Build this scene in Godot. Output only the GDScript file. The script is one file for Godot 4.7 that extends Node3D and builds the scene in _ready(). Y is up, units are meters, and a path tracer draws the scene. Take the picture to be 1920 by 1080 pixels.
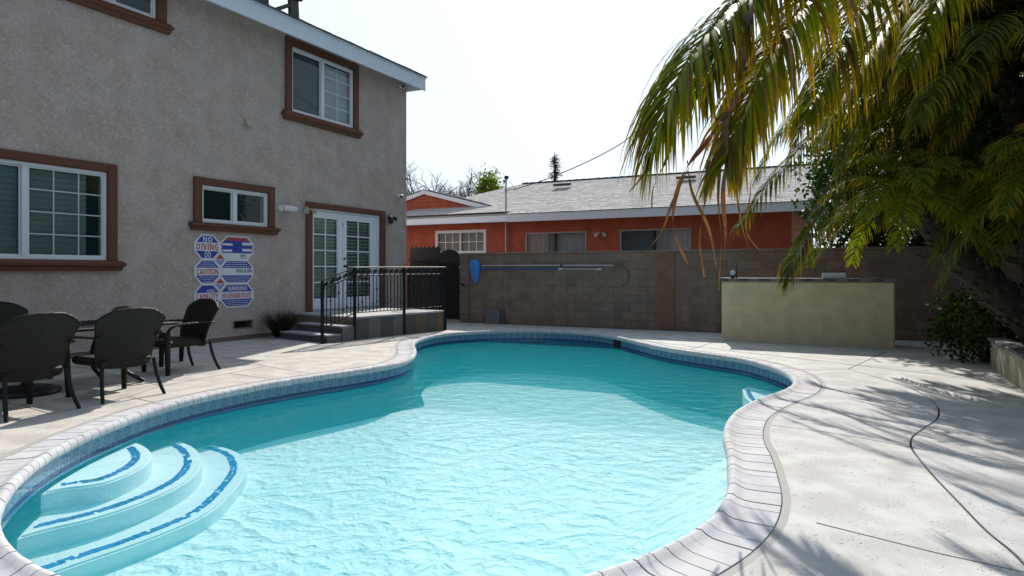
extends Node3D
# A backyard swimming pool between a two-storey stucco house, a block wall and palms. x: towards the palms, -z: towards the block wall, metres.

class M:
	var v := PackedVector3Array()
	var n := PackedVector3Array()
	var u := PackedVector2Array()
	var c := PackedColorArray()
	var tint := Color(1, 1, 1)

	func add(p: Vector3, nn: Vector3, uv := Vector2.ZERO) -> void:
		v.append(p); n.append(nn); u.append(uv); c.append(tint)

	func tri(a: Vector3, b: Vector3, d: Vector3) -> void:   # counter-clockwise seen from outside
		var nn := (b - a).cross(d - a).normalized()
		add(a, nn); add(d, nn); add(b, nn)

	func quad(a: Vector3, b: Vector3, d: Vector3, e: Vector3) -> void:
		var nn := (d - a).cross(e - b).normalized()
		var ua := Vector2(0, 1); var ub := Vector2(1, 1); var ud := Vector2(1, 0); var ue := Vector2(0, 0)
		add(a, nn, ua); add(d, nn, ud); add(b, nn, ub)
		add(a, nn, ua); add(e, nn, ue); add(d, nn, ud)

	func squad(a: Vector3, b: Vector3, d: Vector3, e: Vector3, na: Vector3, nb: Vector3, nd: Vector3, ne: Vector3) -> void:
		add(a, na, Vector2(0, 1)); add(d, nd, Vector2(1, 0)); add(b, nb, Vector2(1, 1))
		add(a, na, Vector2(0, 1)); add(e, ne, Vector2(0, 0)); add(d, nd, Vector2(1, 0))

	func box(at: Vector3, size: Vector3, bevel := 0.0, basis := Basis()) -> void:
		var h := size * 0.5
		if bevel <= 0.0:
			var p := []
			for i in 8:
				p.append(at + basis * Vector3(h.x * (1 if i & 1 else -1), h.y * (1 if i & 2 else -1), h.z * (1 if i & 4 else -1)))
			quad(p[4], p[5], p[7], p[6]); quad(p[1], p[0], p[2], p[3]); quad(p[5], p[1], p[3], p[7])
			quad(p[0], p[4], p[6], p[2]); quad(p[6], p[7], p[3], p[2]); quad(p[0], p[1], p[5], p[4])
			return
		var b: float = minf(bevel, minf(h.x, minf(h.y, h.z)) * 0.9)
		# three points at each corner, one per face axis
		var q := []
		for i in 8:
			var s := Vector3(1 if i & 1 else -1, 1 if i & 2 else -1, 1 if i & 4 else -1)
			var row := []
			for a in 3:
				var e := h - Vector3(b, b, b)
				e[a] = h[a]
				row.append(at + basis * (e * s))
			q.append(row)
		quad(q[4][2], q[5][2], q[7][2], q[6][2]); quad(q[1][2], q[0][2], q[2][2], q[3][2])
		quad(q[5][0], q[1][0], q[3][0], q[7][0]); quad(q[0][0], q[4][0], q[6][0], q[2][0])
		quad(q[6][1], q[7][1], q[3][1], q[2][1]); quad(q[0][1], q[1][1], q[5][1], q[4][1])
		for i in 8:
			for a in 3:
				var j := i | (1 << a)
				if j == i:
					continue
				var k := (a + 1) % 3
				var l := (a + 2) % 3
				var m1: Vector3 = q[i][k]; var m2: Vector3 = q[j][k]; var m3: Vector3 = q[j][l]; var m4: Vector3 = q[i][l]
				if ((m3 - m1).cross(m4 - m2)).dot((m1 + m3) * 0.5 - at) > 0:
					quad(m1, m2, m3, m4)
				else:
					quad(m4, m3, m2, m1)
			var t1: Vector3 = q[i][0]; var t2: Vector3 = q[i][1]; var t3: Vector3 = q[i][2]
			if ((t2 - t1).cross(t3 - t1)).dot(t1 - at) > 0:
				tri(t1, t2, t3)
			else:
				tri(t3, t2, t1)

	func tube(pts: Array, radii, sides := 8, flat := 1.0, caps := true) -> void:
		var cnt := pts.size()
		var t0: Vector3 = (pts[1] - pts[0]).normalized()
		var up := Vector3.UP if absf(t0.y) < 0.9 else Vector3.RIGHT
		var sx := up.cross(t0).normalized()
		var rings := []
		var nrm := []
		for i in cnt:
			var a: Vector3 = pts[maxi(i - 1, 0)]
			var b: Vector3 = pts[mini(i + 1, cnt - 1)]
			var t := (b - a).normalized()
			sx = (sx - t * sx.dot(t)).normalized()
			var sy := t.cross(sx)
			var r: float = radii[i] if radii is Array else radii
			var ring := []
			var rn := []
			for k in sides:
				var ang := TAU * k / sides
				var d := sx * cos(ang) + sy * sin(ang) * flat
				ring.append(pts[i] + d * r)
				rn.append((sx * cos(ang) * flat + sy * sin(ang)).normalized())
			rings.append(ring); nrm.append(rn)
		for i in cnt - 1:
			for k in sides:
				var l := (k + 1) % sides
				squad(rings[i][k], rings[i][l], rings[i + 1][l], rings[i + 1][k], nrm[i][k], nrm[i][l], nrm[i + 1][l], nrm[i + 1][k])
		if caps:
			for k in sides - 2:
				tri(rings[0][0], rings[0][k + 2], rings[0][k + 1])
				tri(rings[cnt - 1][0], rings[cnt - 1][k + 1], rings[cnt - 1][k + 2])

	func lathe(prof: Array, at := Vector3.ZERO, sides := 16, basis := Basis()) -> void:   # prof: Vector2(radius, height) upwards
		for i in prof.size() - 1:
			var p: Vector2 = prof[i]; var q: Vector2 = prof[i + 1]
			var d := (q - p).normalized()
			for k in sides:
				var a := TAU * k / sides; var b := TAU * (k + 1) / sides
				var ca := Vector3(cos(a), 0, -sin(a)); var cb := Vector3(cos(b), 0, -sin(b))
				var na := basis * (ca * d.y - Vector3.UP * d.x); var nb := basis * (cb * d.y - Vector3.UP * d.x)
				squad(at + basis * (ca * p.x + Vector3.UP * p.y), at + basis * (cb * p.x + Vector3.UP * p.y), at + basis * (cb * q.x + Vector3.UP * q.y), at + basis * (ca * q.x + Vector3.UP * q.y), na, nb, nb, na)

	func prism(poly: PackedVector2Array, y0: float, y1: float, bottom := false) -> void:   # poly holds (x, z)
		var pp := poly
		if Geometry2D.is_polygon_clockwise(pp):
			pp = poly.duplicate(); pp.reverse()
		var ix := Geometry2D.triangulate_polygon(pp)
		for i in range(0, ix.size(), 3):
			var a := Vector3(pp[ix[i]].x, y1, pp[ix[i]].y); var b := Vector3(pp[ix[i + 1]].x, y1, pp[ix[i + 1]].y); var d := Vector3(pp[ix[i + 2]].x, y1, pp[ix[i + 2]].y)
			var up := (b - a).cross(d - a).y > 0
			if up: tri(a, b, d)
			else: tri(a, d, b)
			if bottom:
				var o := Vector3(0, y0 - y1, 0)
				if up: tri(a + o, d + o, b + o)
				else: tri(a + o, b + o, d + o)
		if y1 - y0 > 0.0001:
			for i in pp.size():
				var a2 := pp[i]; var b2 := pp[(i + 1) % pp.size()]
				quad(Vector3(b2.x, y0, b2.y), Vector3(a2.x, y0, a2.y), Vector3(a2.x, y1, a2.y), Vector3(b2.x, y1, b2.y))

	func plate(poly: PackedVector2Array, z0: float, z1: float) -> void:   # poly holds (x, y), an upright plate facing +z
		var pp := poly
		if Geometry2D.is_polygon_clockwise(pp) :
			pp = poly.duplicate(); pp.reverse()
		var ix := Geometry2D.triangulate_polygon(pp)
		for i in range(0, ix.size(), 3):
			var a := Vector3(pp[ix[i]].x, pp[ix[i]].y, z1); var b := Vector3(pp[ix[i + 1]].x, pp[ix[i + 1]].y, z1); var d := Vector3(pp[ix[i + 2]].x, pp[ix[i + 2]].y, z1)
			if (b - a).cross(d - a).z > 0: tri(a, b, d)
			else: tri(a, d, b)
		var ccw := 0.0
		for i in pp.size():
			ccw += pp[i].cross(pp[(i + 1) % pp.size()])
		for i in pp.size():
			var a2 := pp[i]; var b2 := pp[(i + 1) % pp.size()]
			if ccw < 0:
				var s := a2; a2 = b2; b2 = s
			quad(Vector3(a2.x, a2.y, z0), Vector3(b2.x, b2.y, z0), Vector3(b2.x, b2.y, z1), Vector3(a2.x, a2.y, z1))

	func mesh() -> ArrayMesh:
		var a := []
		a.resize(Mesh.ARRAY_MAX)
		a[Mesh.ARRAY_VERTEX] = v; a[Mesh.ARRAY_NORMAL] = n; a[Mesh.ARRAY_TEX_UV] = u; a[Mesh.ARRAY_COLOR] = c
		var m := ArrayMesh.new()
		m.add_surface_from_arrays(Mesh.PRIMITIVE_TRIANGLES, a)
		return m

var used := {}
var rng := RandomNumberGenerator.new()
var mt := {}   # materials
var outline := PackedVector2Array()   # pool edge (x, z)
var along := PackedFloat32Array()

func named(parent: Node, what: String) -> String:
	var key := str(parent.get_instance_id()) + what
	var k: int = used.get(key, 0)
	used[key] = k + 1
	return what if k == 0 else "%s_%03d" % [what, k]

func put(node: Node, what: String, parent: Node = self) -> Node:
	node.name = named(parent, what)
	parent.add_child(node, true)
	return node

func tag(o: Node, label: String, category: String, group := "") -> Node:
	o.set_meta("label", label)
	o.set_meta("category", category)
	if group:
		o.set_meta("group", group)
	return o

func thing(what: String, label: String, category: String, at := Vector3.ZERO, turn := 0.0, group := "") -> Node3D:
	var o := Node3D.new()
	put(o, what)
	o.position = at
	o.rotation.y = turn
	tag(o, label, category, group)
	return o

func part(parent: Node, what: String, m, material: Material, at := Vector3.ZERO) -> MeshInstance3D:
	var o := MeshInstance3D.new()
	o.mesh = m.mesh() if m is M else m
	o.material_override = material
	o.position = at
	put(o, what, parent)
	return o

func structure(what: String) -> Node3D:
	var o := Node3D.new()
	put(o, what)
	o.set_meta("kind", "structure")
	return o

func lin(r: float, g: float, b: float) -> Color:
	return Color(r, g, b).linear_to_srgb()

func flat_mat(key: String, r: float, g: float, b: float, rough := 0.7, metal := 0.0, spec := 0.5) -> StandardMaterial3D:
	var m := StandardMaterial3D.new()
	m.resource_name = key
	m.albedo_color = lin(r, g, b)
	m.roughness = rough
	m.metallic = metal
	m.metallic_specular = spec
	mt[key] = m
	return m

func noise_img(size: int, freq: float, kind := FastNoiseLite.TYPE_SIMPLEX_SMOOTH, octaves := 4, sd := 1, ret := -1, warp := 0.0) -> Image:
	var f := FastNoiseLite.new()
	f.noise_type = kind
	f.frequency = freq
	f.seed = sd
	f.fractal_octaves = octaves
	if octaves <= 1:
		f.fractal_type = FastNoiseLite.FRACTAL_NONE
	if ret >= 0:
		f.cellular_return_type = ret
	if warp > 0.0:
		f.domain_warp_enabled = true
		f.domain_warp_amplitude = warp
		f.domain_warp_frequency = freq
	return f.get_seamless_image(size, size)

func tex_of(im: Image) -> ImageTexture:
	return ImageTexture.create_from_image(im)

func blend_tex(size: int, a: Color, b: Color, mix: Image, speck: Image = null, level := 0.0, dark := Color.BLACK, fine: Image = null, amount := 0.0) -> ImageTexture:   # colours are linear
	var im := Image.create(size, size, false, Image.FORMAT_RGB8)
	for y in size:
		for x in size:
			var t := mix.get_pixel(x, y).r
			t = smoothstep(0.2, 0.8, t)
			var c := a.lerp(b, t)
			if fine:
				var k := 1.0 + (fine.get_pixel(x, y).r - 0.5) * amount
				c = Color(c.r * k, c.g * k, c.b * k)
			if speck:
				var s := speck.get_pixel(x, y).r
				if s < level:
					c = c.lerp(dark, clampf((level - s) / level * 3.0, 0.0, 1.0))
			im.set_pixel(x, y, c.linear_to_srgb())
	return tex_of(im)

func surf(key: String, col: Texture2D, scale: float, rough: float, bump: Texture2D = null, relief := 0.0) -> StandardMaterial3D:
	var m := StandardMaterial3D.new()
	m.resource_name = key
	m.albedo_texture = col
	m.roughness = rough
	m.uv1_triplanar = true
	m.uv1_world_triplanar = true
	m.uv1_scale = Vector3(scale, scale, scale)
	if bump:
		m.heightmap_enabled = true
		m.heightmap_texture = bump
		m.heightmap_scale = relief
	mt[key] = m
	return m

func tone(src: StandardMaterial3D, key: String, r: float, g: float, b: float) -> StandardMaterial3D:   # the same surface in another paint or fired tone
	var m: StandardMaterial3D = src.duplicate()
	m.resource_name = key
	m.albedo_color = lin(r, g, b)
	mt[key] = m
	return m

func spline(ctrl: Array, steps: int, closed := false) -> Array:
	var out := []
	var k := ctrl.size()
	var segs := k if closed else k - 1
	for i in segs:
		var p0 = ctrl[(i - 1 + k) % k] if closed else ctrl[maxi(i - 1, 0)]
		var p1 = ctrl[i]
		var p2 = ctrl[(i + 1) % k] if closed else ctrl[i + 1]
		var p3 = ctrl[(i + 2) % k] if closed else ctrl[mini(i + 2, k - 1)]
		for s in steps:
			var t := float(s) / steps
			out.append(p1.cubic_interpolate(p2, p0, p3, t))
	if not closed:
		out.append(ctrl[k - 1])
	return out

func v2(list: Array) -> PackedVector2Array:
	var out := PackedVector2Array()
	for i in range(0, list.size(), 2):
		out.append(Vector2(list[i], list[i + 1]))
	return out

func make_materials() -> void:
	var big := noise_img(512, 0.006, FastNoiseLite.TYPE_SIMPLEX_SMOOTH, 5, 3)
	var fine := noise_img(512, 0.12, FastNoiseLite.TYPE_SIMPLEX, 3, 5)
	var streak := noise_img(512, 0.06, FastNoiseLite.TYPE_SIMPLEX, 5, 8, -1, 20.0)
	var grain := noise_img(512, 0.3, FastNoiseLite.TYPE_VALUE, 2, 9)
	var pits := noise_img(1024, 0.06, FastNoiseLite.TYPE_CELLULAR, 1, 11, FastNoiseLite.RETURN_DISTANCE, 14.0)
	var where := noise_img(1024, 0.012, FastNoiseLite.TYPE_SIMPLEX, 3, 12)
	for y in 1024:
		for x in 1024:
			var pv := pits.get_pixel(x, y).r + 0.24 * smoothstep(0.75, 0.35, where.get_pixel(x, y).r) * (0.4 + where.get_pixel((x * 7) % 1024, (y * 7) % 1024).r)
			pits.set_pixel(x, y, Color(pv, pv, pv))
	var big1k := noise_img(1024, 0.005, FastNoiseLite.TYPE_SIMPLEX_SMOOTH, 5, 13)
	var fine1k := noise_img(1024, 0.2, FastNoiseLite.TYPE_SIMPLEX, 3, 15)
	mt.t_fine = tex_of(fine); mt.t_streak = tex_of(streak); mt.t_grain = tex_of(grain)
	# stucco: trowelled, mottled brown and blue-grey with pale scratches
	var st := Image.create(512, 512, false, Image.FORMAT_RGB8)
	for y in 512:
		for x in 512:
			var t := smoothstep(0.3, 0.7, big.get_pixel(x, y).r)
			var c := Color(0.445, 0.355, 0.312).lerp(Color(0.452, 0.378, 0.358), t)
			c = c * lerpf(0.86, 1.10, big.get_pixel((x * 2 + 170) % 512, (y * 2 + 60) % 512).r)
			var s := smoothstep(0.66, 0.85, streak.get_pixel(x, y).r)
			c = c.lerp(Color(0.62, 0.55, 0.50), s * 0.5)
			var s2 := smoothstep(0.36, 0.15, streak.get_pixel(x, y).r)
			c = c.lerp(Color(0.36, 0.30, 0.25), s2 * 0.4)
			var k := 1.0 + (fine.get_pixel(x, y).r - 0.5) * 0.3
			st.set_pixel(x, y, Color(c.r * k, c.g * k, c.b * k).linear_to_srgb())
	surf("stucco", tex_of(st), 0.28, 0.95, mt.t_streak, 0.4)
	surf("concrete", blend_tex(1024, Color(0.42, 0.41, 0.40), Color(0.53, 0.525, 0.515), big1k, pits, 0.115, Color(0.10, 0.095, 0.09), fine1k, 0.30), 0.42, 0.85, tex_of(fine1k), 0.25)
	tone(mt.concrete, "concrete_warm", 0.99, 0.94, 0.88)
	tone(mt.concrete, "concrete_cool", 0.95, 0.96, 0.99)
	surf("earth", blend_tex(512, Color(0.07, 0.055, 0.04), Color(0.12, 0.10, 0.08), big, null, 0.0, Color.BLACK, fine, 0.6), 0.6, 1.0)
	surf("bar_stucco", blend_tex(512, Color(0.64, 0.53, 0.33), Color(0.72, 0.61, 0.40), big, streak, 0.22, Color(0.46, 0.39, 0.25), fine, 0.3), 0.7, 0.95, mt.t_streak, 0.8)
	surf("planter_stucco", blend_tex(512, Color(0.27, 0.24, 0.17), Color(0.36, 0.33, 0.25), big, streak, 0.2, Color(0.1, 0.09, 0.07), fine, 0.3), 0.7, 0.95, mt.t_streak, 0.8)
	var blk := blend_tex(512, Color(0.235, 0.165, 0.12), Color(0.28, 0.205, 0.158), big, streak, 0.2, Color(0.1, 0.085, 0.075), fine, 0.4)
	surf("block", blk, 0.55, 0.95, mt.t_grain, 0.2)
	tone(mt.block, "block_b", 0.86, 0.87, 0.9)
	tone(mt.block, "block_c", 1.0, 0.93, 0.88)
	tone(mt.block, "block_red", 0.95, 0.72, 0.62)
	flat_mat("mortar", 0.23, 0.17, 0.13, 1.0)
	surf("coping", blend_tex(512, Color(0.48, 0.48, 0.50), Color(0.56, 0.56, 0.58), big, null, 0.0, Color.BLACK, fine, 0.12), 0.9, 0.55, mt.t_fine, 0.08)
	mt.coping.roughness = 0.85
	mt.coping.metallic_specular = 0.3
	tone(mt.coping, "coping_b", 0.93, 0.92, 0.95)
	tone(mt.coping, "coping_c", 0.97, 0.95, 0.93)
	flat_mat("grout", 0.36, 0.35, 0.34, 0.95)
	flat_mat("grout_dark", 0.08, 0.075, 0.07, 0.95)
	# glazed waterline tile with a wave and flower motif
	for kind in 3:
		var ti := Image.create(96, 96, false, Image.FORMAT_RGB8)
		for y in 96:
			for x in 96:
				var p := Vector2(x - 47.5, y - 44.0) / 48.0
				var r := p.length()
				var a := p.angle()
				var petal := 0.5 + 0.5 * cos(a * 6.0 + r * 5.0 + kind)
				var c := Color(0.15, 0.28, 0.38).lerp(Color(0.06, 0.13, 0.25), smoothstep(0.35, 0.75, petal) * smoothstep(0.85, 0.3, r))
				c = c.lerp(Color(0.03, 0.075, 0.17), smoothstep(0.07, 0.0, absf(r - 0.55 - 0.12 * sin(a * 4.0))))
				c = c.lerp(Color(0.16, 0.33, 0.42), smoothstep(0.16, 0.0, r))
				c = c.lerp(Color(0.02, 0.06, 0.18), smoothstep(70.0, 80.0, y))
				var k := 0.8 + 0.4 * fine.get_pixel((x * 4 + kind * 97) % 512, y * 4).r
				ti.set_pixel(x, y, Color(c.r * k, c.g * k, c.b * k).linear_to_srgb())
		var tm := StandardMaterial3D.new()
		tm.resource_name = "waterline_tile"
		tm.albedo_texture = tex_of(ti)
		tm.roughness = 0.12
		mt["tile_%d" % kind] = tm
	flat_mat("tile_trim", 0.05, 0.13, 0.30, 0.15)
	flat_mat("mosaic", 0.03, 0.06, 0.55, 0.2)
	var rip := FastNoiseLite.new()
	rip.noise_type = FastNoiseLite.TYPE_SIMPLEX_SMOOTH
	rip.fractal_type = FastNoiseLite.FRACTAL_RIDGED
	rip.fractal_octaves = 3
	rip.frequency = 0.011
	rip.seed = 21
	rip.domain_warp_enabled = true
	rip.domain_warp_amplitude = 30.0
	rip.domain_warp_frequency = 0.01
	var cell := rip.get_seamless_image(512, 512)
	var pl := surf("plaster", blend_tex(512, Color(0.75, 0.93, 0.94), Color(0.83, 0.96, 0.965), big, null, 0.0, Color.BLACK, fine, 0.06), 0.45, 0.8, tex_of(cell), 4.2)
	pl.uv1_scale = Vector3(0.45, 0.45, 0.45)
	var ps: StandardMaterial3D = surf("plaster_step", blend_tex(512, Color(0.76, 0.87, 0.88), Color(0.80, 0.89, 0.90), big, null, 0.0, Color.BLACK, fine, 0.06), 0.45, 0.8, mt.t_fine, 0.3)
	ps.uv1_scale = Vector3(0.6, 0.6, 0.6)
	var wv := noise_img(512, 0.014, FastNoiseLite.TYPE_SIMPLEX_SMOOTH, 4, 31, -1, 22.0)
	var wm := StandardMaterial3D.new()
	wm.resource_name = "water"
	wm.transparency = BaseMaterial3D.TRANSPARENCY_ALPHA
	wm.albedo_color = Color(lin(0.02, 0.58, 0.72), 0.27)
	wm.roughness = 0.0
	wm.metallic_specular = 0.33
	wm.uv1_triplanar = true
	wm.uv1_world_triplanar = true
	wm.uv1_scale = Vector3(0.45, 0.45, 0.45)
	wm.heightmap_enabled = true
	wm.heightmap_texture = tex_of(wv)
	wm.heightmap_scale = 1.1
	mt.water = wm
	# house
	flat_mat("trim", 0.135, 0.05, 0.028, 0.85)
	mt.trim.heightmap_enabled = true; mt.trim.heightmap_texture = mt.t_grain; mt.trim.heightmap_scale = 0.12
	mt.trim.uv1_triplanar = true; mt.trim.uv1_world_triplanar = true
	flat_mat("vinyl", 0.72, 0.74, 0.78, 0.4)
	flat_mat("white_paint", 0.76, 0.80, 0.86, 0.5)
	flat_mat("fascia", 0.66, 0.74, 0.82, 0.6)
	flat_mat("slat", 0.13, 0.19, 0.19, 0.6)
	flat_mat("slat_pale", 0.36, 0.46, 0.52, 0.6)
	flat_mat("shutter", 0.30, 0.38, 0.34, 0.6)
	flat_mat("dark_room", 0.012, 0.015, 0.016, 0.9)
	flat_mat("screen", 0.045, 0.065, 0.085, 0.85)
	flat_mat("shingle_dark", 0.07, 0.07, 0.075, 0.95)
	var gl := StandardMaterial3D.new()
	gl.resource_name = "glass"
	gl.transparency = BaseMaterial3D.TRANSPARENCY_ALPHA
	gl.albedo_color = Color(0.35, 0.5, 0.48, 0.1)
	gl.roughness = 0.0
	mt.glass = gl
	flat_mat("black_metal", 0.010, 0.011, 0.013, 0.5, 0.0, 0.35)
	flat_mat("gate_black", 0.014, 0.014, 0.015, 0.6)
	flat_mat("fence_wood", 0.030, 0.027, 0.028, 0.8)
	flat_mat("chrome", 0.5, 0.5, 0.5, 0.25, 1.0)
	flat_mat("silver", 0.62, 0.63, 0.64, 0.35, 0.7)
	flat_mat("beige", 0.42, 0.40, 0.33, 0.7)
	flat_mat("white_plastic", 0.75, 0.76, 0.76, 0.45)
	flat_mat("black_plastic", 0.015, 0.015, 0.016, 0.4)
	flat_mat("net_blue", 0.035, 0.26, 0.66, 0.5)
	flat_mat("pole_blue", 0.03, 0.15, 0.36, 0.35)
	flat_mat("sign_white", 0.72, 0.74, 0.78, 0.4)
	flat_mat("sign_blue", 0.035, 0.06, 0.36, 0.4)
	flat_mat("sign_red", 0.45, 0.05, 0.06, 0.4)
	flat_mat("sign_navy", 0.02, 0.025, 0.09, 0.4)
	flat_mat("hook_brown", 0.16, 0.07, 0.04, 0.6)
	surf("slate_a", blend_tex(512, Color(0.055, 0.06, 0.065), Color(0.11, 0.105, 0.10), streak, null, 0.0, Color.BLACK, fine, 0.5), 1.1, 0.7, mt.t_fine, 0.6)
	surf("slate_b", blend_tex(512, Color(0.16, 0.10, 0.05), Color(0.10, 0.085, 0.065), streak, null, 0.0, Color.BLACK, fine, 0.5), 1.1, 0.7, mt.t_fine, 0.6)
	surf("slate_c", blend_tex(512, Color(0.10, 0.115, 0.135), Color(0.17, 0.165, 0.16), streak, null, 0.0, Color.BLACK, fine, 0.4), 1.1, 0.7, mt.t_fine, 0.6)
	surf("tread", blend_tex(512, Color(0.32, 0.32, 0.34), Color(0.43, 0.42, 0.41), streak, null, 0.0, Color.BLACK, fine, 0.3), 1.1, 0.75, mt.t_fine, 0.4)
	surf("counter_top", blend_tex(512, Color(0.10, 0.095, 0.10), Color(0.17, 0.16, 0.16), streak, null, 0.0, Color.BLACK, fine, 0.5), 2.0, 0.3)
	surf("orange_wall", blend_tex(512, Color(0.36, 0.085, 0.045), Color(0.43, 0.105, 0.055), big, null, 0.0, Color.BLACK, fine, 0.25), 0.6, 0.9, mt.t_grain, 0.3)
	flat_mat("alu", 0.35, 0.34, 0.32, 0.5, 0.3)
	flat_mat("drape", 0.19, 0.19, 0.18, 0.9)
	flat_mat("drape_pale", 0.30, 0.31, 0.33, 0.9)
	flat_mat("galvanised", 0.42, 0.43, 0.44, 0.5, 0.5)
	# woven wicker
	var wk := Image.create(128, 128, false, Image.FORMAT_RGB8)
	var wb := Image.create(128, 128, false, Image.FORMAT_L8)
	for y in 128:
		for x in 128:
			var row := int(y / 8.0)
			var col := int(x / 16.0)
			var over := (row + col) % 2 == 0
			var hgt := sin(PI * fmod(y, 8.0) / 8.0) * (0.55 + 0.45 * sin(PI * fmod(x, 16.0) / 16.0) * (1.0 if over else -0.7))
			hgt = clampf(hgt, 0.0, 1.0)
			wb.set_pixel(x, y, Color(hgt, hgt, hgt))
			var k := (0.75 + 0.5 * fine.get_pixel((x * 3) % 512, (y * 3) % 512).r) * (0.45 + 0.9 * hgt)
			wk.set_pixel(x, y, Color(0.019 * k, 0.017 * k, 0.011 * k).linear_to_srgb())
	var wi := StandardMaterial3D.new()
	wi.resource_name = "wicker"
	wi.albedo_texture = tex_of(wk)
	wi.roughness = 0.6
	wi.metallic_specular = 0.35
	wi.uv1_triplanar = true
	wi.uv1_scale = Vector3(2.2, 2.2, 2.2)
	wi.heightmap_enabled = true
	wi.heightmap_texture = tex_of(wb)
	wi.heightmap_scale = 0.5
	mt.wicker = wi
	# plants: the leaf tones lie in the vertex colours
	for k in [["leaf", 0.32, Color(0.75, 0.8, 0.35)], ["palm_leaf", 0.30, Color(0.95, 0.92, 0.4)], ["dry_leaf", 0.6, Color(0.5, 0.4, 0.25)]]:
		var lm := StandardMaterial3D.new()
		lm.resource_name = k[0]
		lm.vertex_color_use_as_albedo = true
		lm.roughness = k[1] + 0.18
		lm.metallic_specular = 0.13
		lm.backlight_enabled = true
		lm.backlight = k[2]
		mt[k[0]] = lm
	var bk := StandardMaterial3D.new()
	bk.resource_name = "bark"
	bk.vertex_color_use_as_albedo = true
	bk.roughness = 0.95
	mt.bark = bk
	var sh := StandardMaterial3D.new()
	sh.resource_name = "shingles"
	sh.vertex_color_use_as_albedo = true
	sh.roughness = 0.95
	mt.shingles = sh

var env_ref: Environment

func _ready() -> void:
	rng.seed = 7
	# camera, sky, sun, exposure
	var cam := Camera3D.new()
	put(cam, "camera")
	cam.position = Vector3(0, 1.35, 0)
	cam.rotation_degrees = Vector3(0, 27.288, 0)
	cam.set_frustum(0.0428571, Vector2(0, -0.0012103), 0.05, 400.0)
	cam.current = true
	var to_sun := Vector3(-0.300, 0.80, -0.985).normalized()
	var sky_im := Image.create(512, 256, false, Image.FORMAT_RGBF)
	for y in 256:
		for x in 512:
			var az := (x + 0.5) / 512.0 * TAU
			var el := PI * 0.5 - (y + 0.5) / 256.0 * PI
			var d := Vector3(sin(az) * cos(el), sin(el), -cos(az) * cos(el))
			var hz := pow(1.0 - clampf(d.y, 0.0, 1.0), 3.0)
			var c := Vector3(0.18, 0.26, 0.37).lerp(Vector3(0.37, 0.42, 0.48), hz)
			var a := d.angle_to(to_sun)
			c += Vector3(0.92, 0.985, 1.0) * (0.61 * exp(-pow(a / 0.92, 4.0)) + 0.3 * exp(-a / 0.25))
			sky_im.set_pixel(x, y, Color(c.x, c.y, c.z))
	var pano := PanoramaSkyMaterial.new()
	pano.panorama = ImageTexture.create_from_image(sky_im)
	var sky := Sky.new()
	sky.sky_material = pano
	var env := Environment.new()
	env.background_mode = Environment.BG_SKY
	env.sky = sky
	env.tonemap_mode = Environment.TONE_MAPPER_LINEAR
	env.tonemap_exposure = 1.18
	env.sdfgi_enabled = true
	env.ssao_enabled = true
	env.ssil_enabled = true
	env_ref = env
	var we := WorldEnvironment.new()
	we.environment = env
	put(we, "environment")
	var sun := DirectionalLight3D.new()
	put(sun, "sun")
	sun.look_at_from_position(to_sun * 50.0, Vector3.ZERO)
	sun.light_energy = 1.6
	sun.light_color = Color(1.0, 0.97, 0.925)
	sun.light_angular_distance = 0.5
	sun.shadow_enabled = true

	make_materials()
	build_pool()
	build_deck()
	build_house()
	build_entry()
	build_block_wall()
	build_neighbour()
	build_bar_and_planter()
	build_furniture()
	build_small_things()
	build_plants()

# ---------------------------------------------------------------- pool
func edge_at(s: float) -> Array:   # point on the pool edge and the direction away from the water
	var total := along[along.size() - 1]
	s = fposmod(s, total)
	var lo := 0
	var hi := along.size() - 1
	while hi - lo > 1:
		var mid := (lo + hi) / 2
		if along[mid] <= s: lo = mid
		else: hi = mid
	var k := outline.size()
	var a := outline[lo]; var b := outline[(lo + 1) % k]
	var f := (s - along[lo]) / maxf(along[lo + 1] - along[lo], 1e-6)
	var na := normal_at(lo); var nb := normal_at((lo + 1) % k)
	return [a.lerp(b, f), na.lerp(nb, f).normalized()]

func normal_at(i: int) -> Vector2:
	var k := outline.size()
	var d := (outline[(i + 1) % k] - outline[(i - 1 + k) % k]).normalized()
	return Vector2(-d.y, d.x) * outward

var outward := 1.0
var ring_out := []

func ring(o: float) -> PackedVector2Array:
	var r := PackedVector2Array()
	for i in outline.size():
		r.append(outline[i] + normal_at(i) * o)
	return r

func floor_y(z: float) -> float:
	return -lerpf(0.63, 0.92, smoothstep(-7.6, -9.8, z))

func v3(p: Vector2, y: float) -> Vector3:
	return Vector3(p.x, y, p.y)

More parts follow.
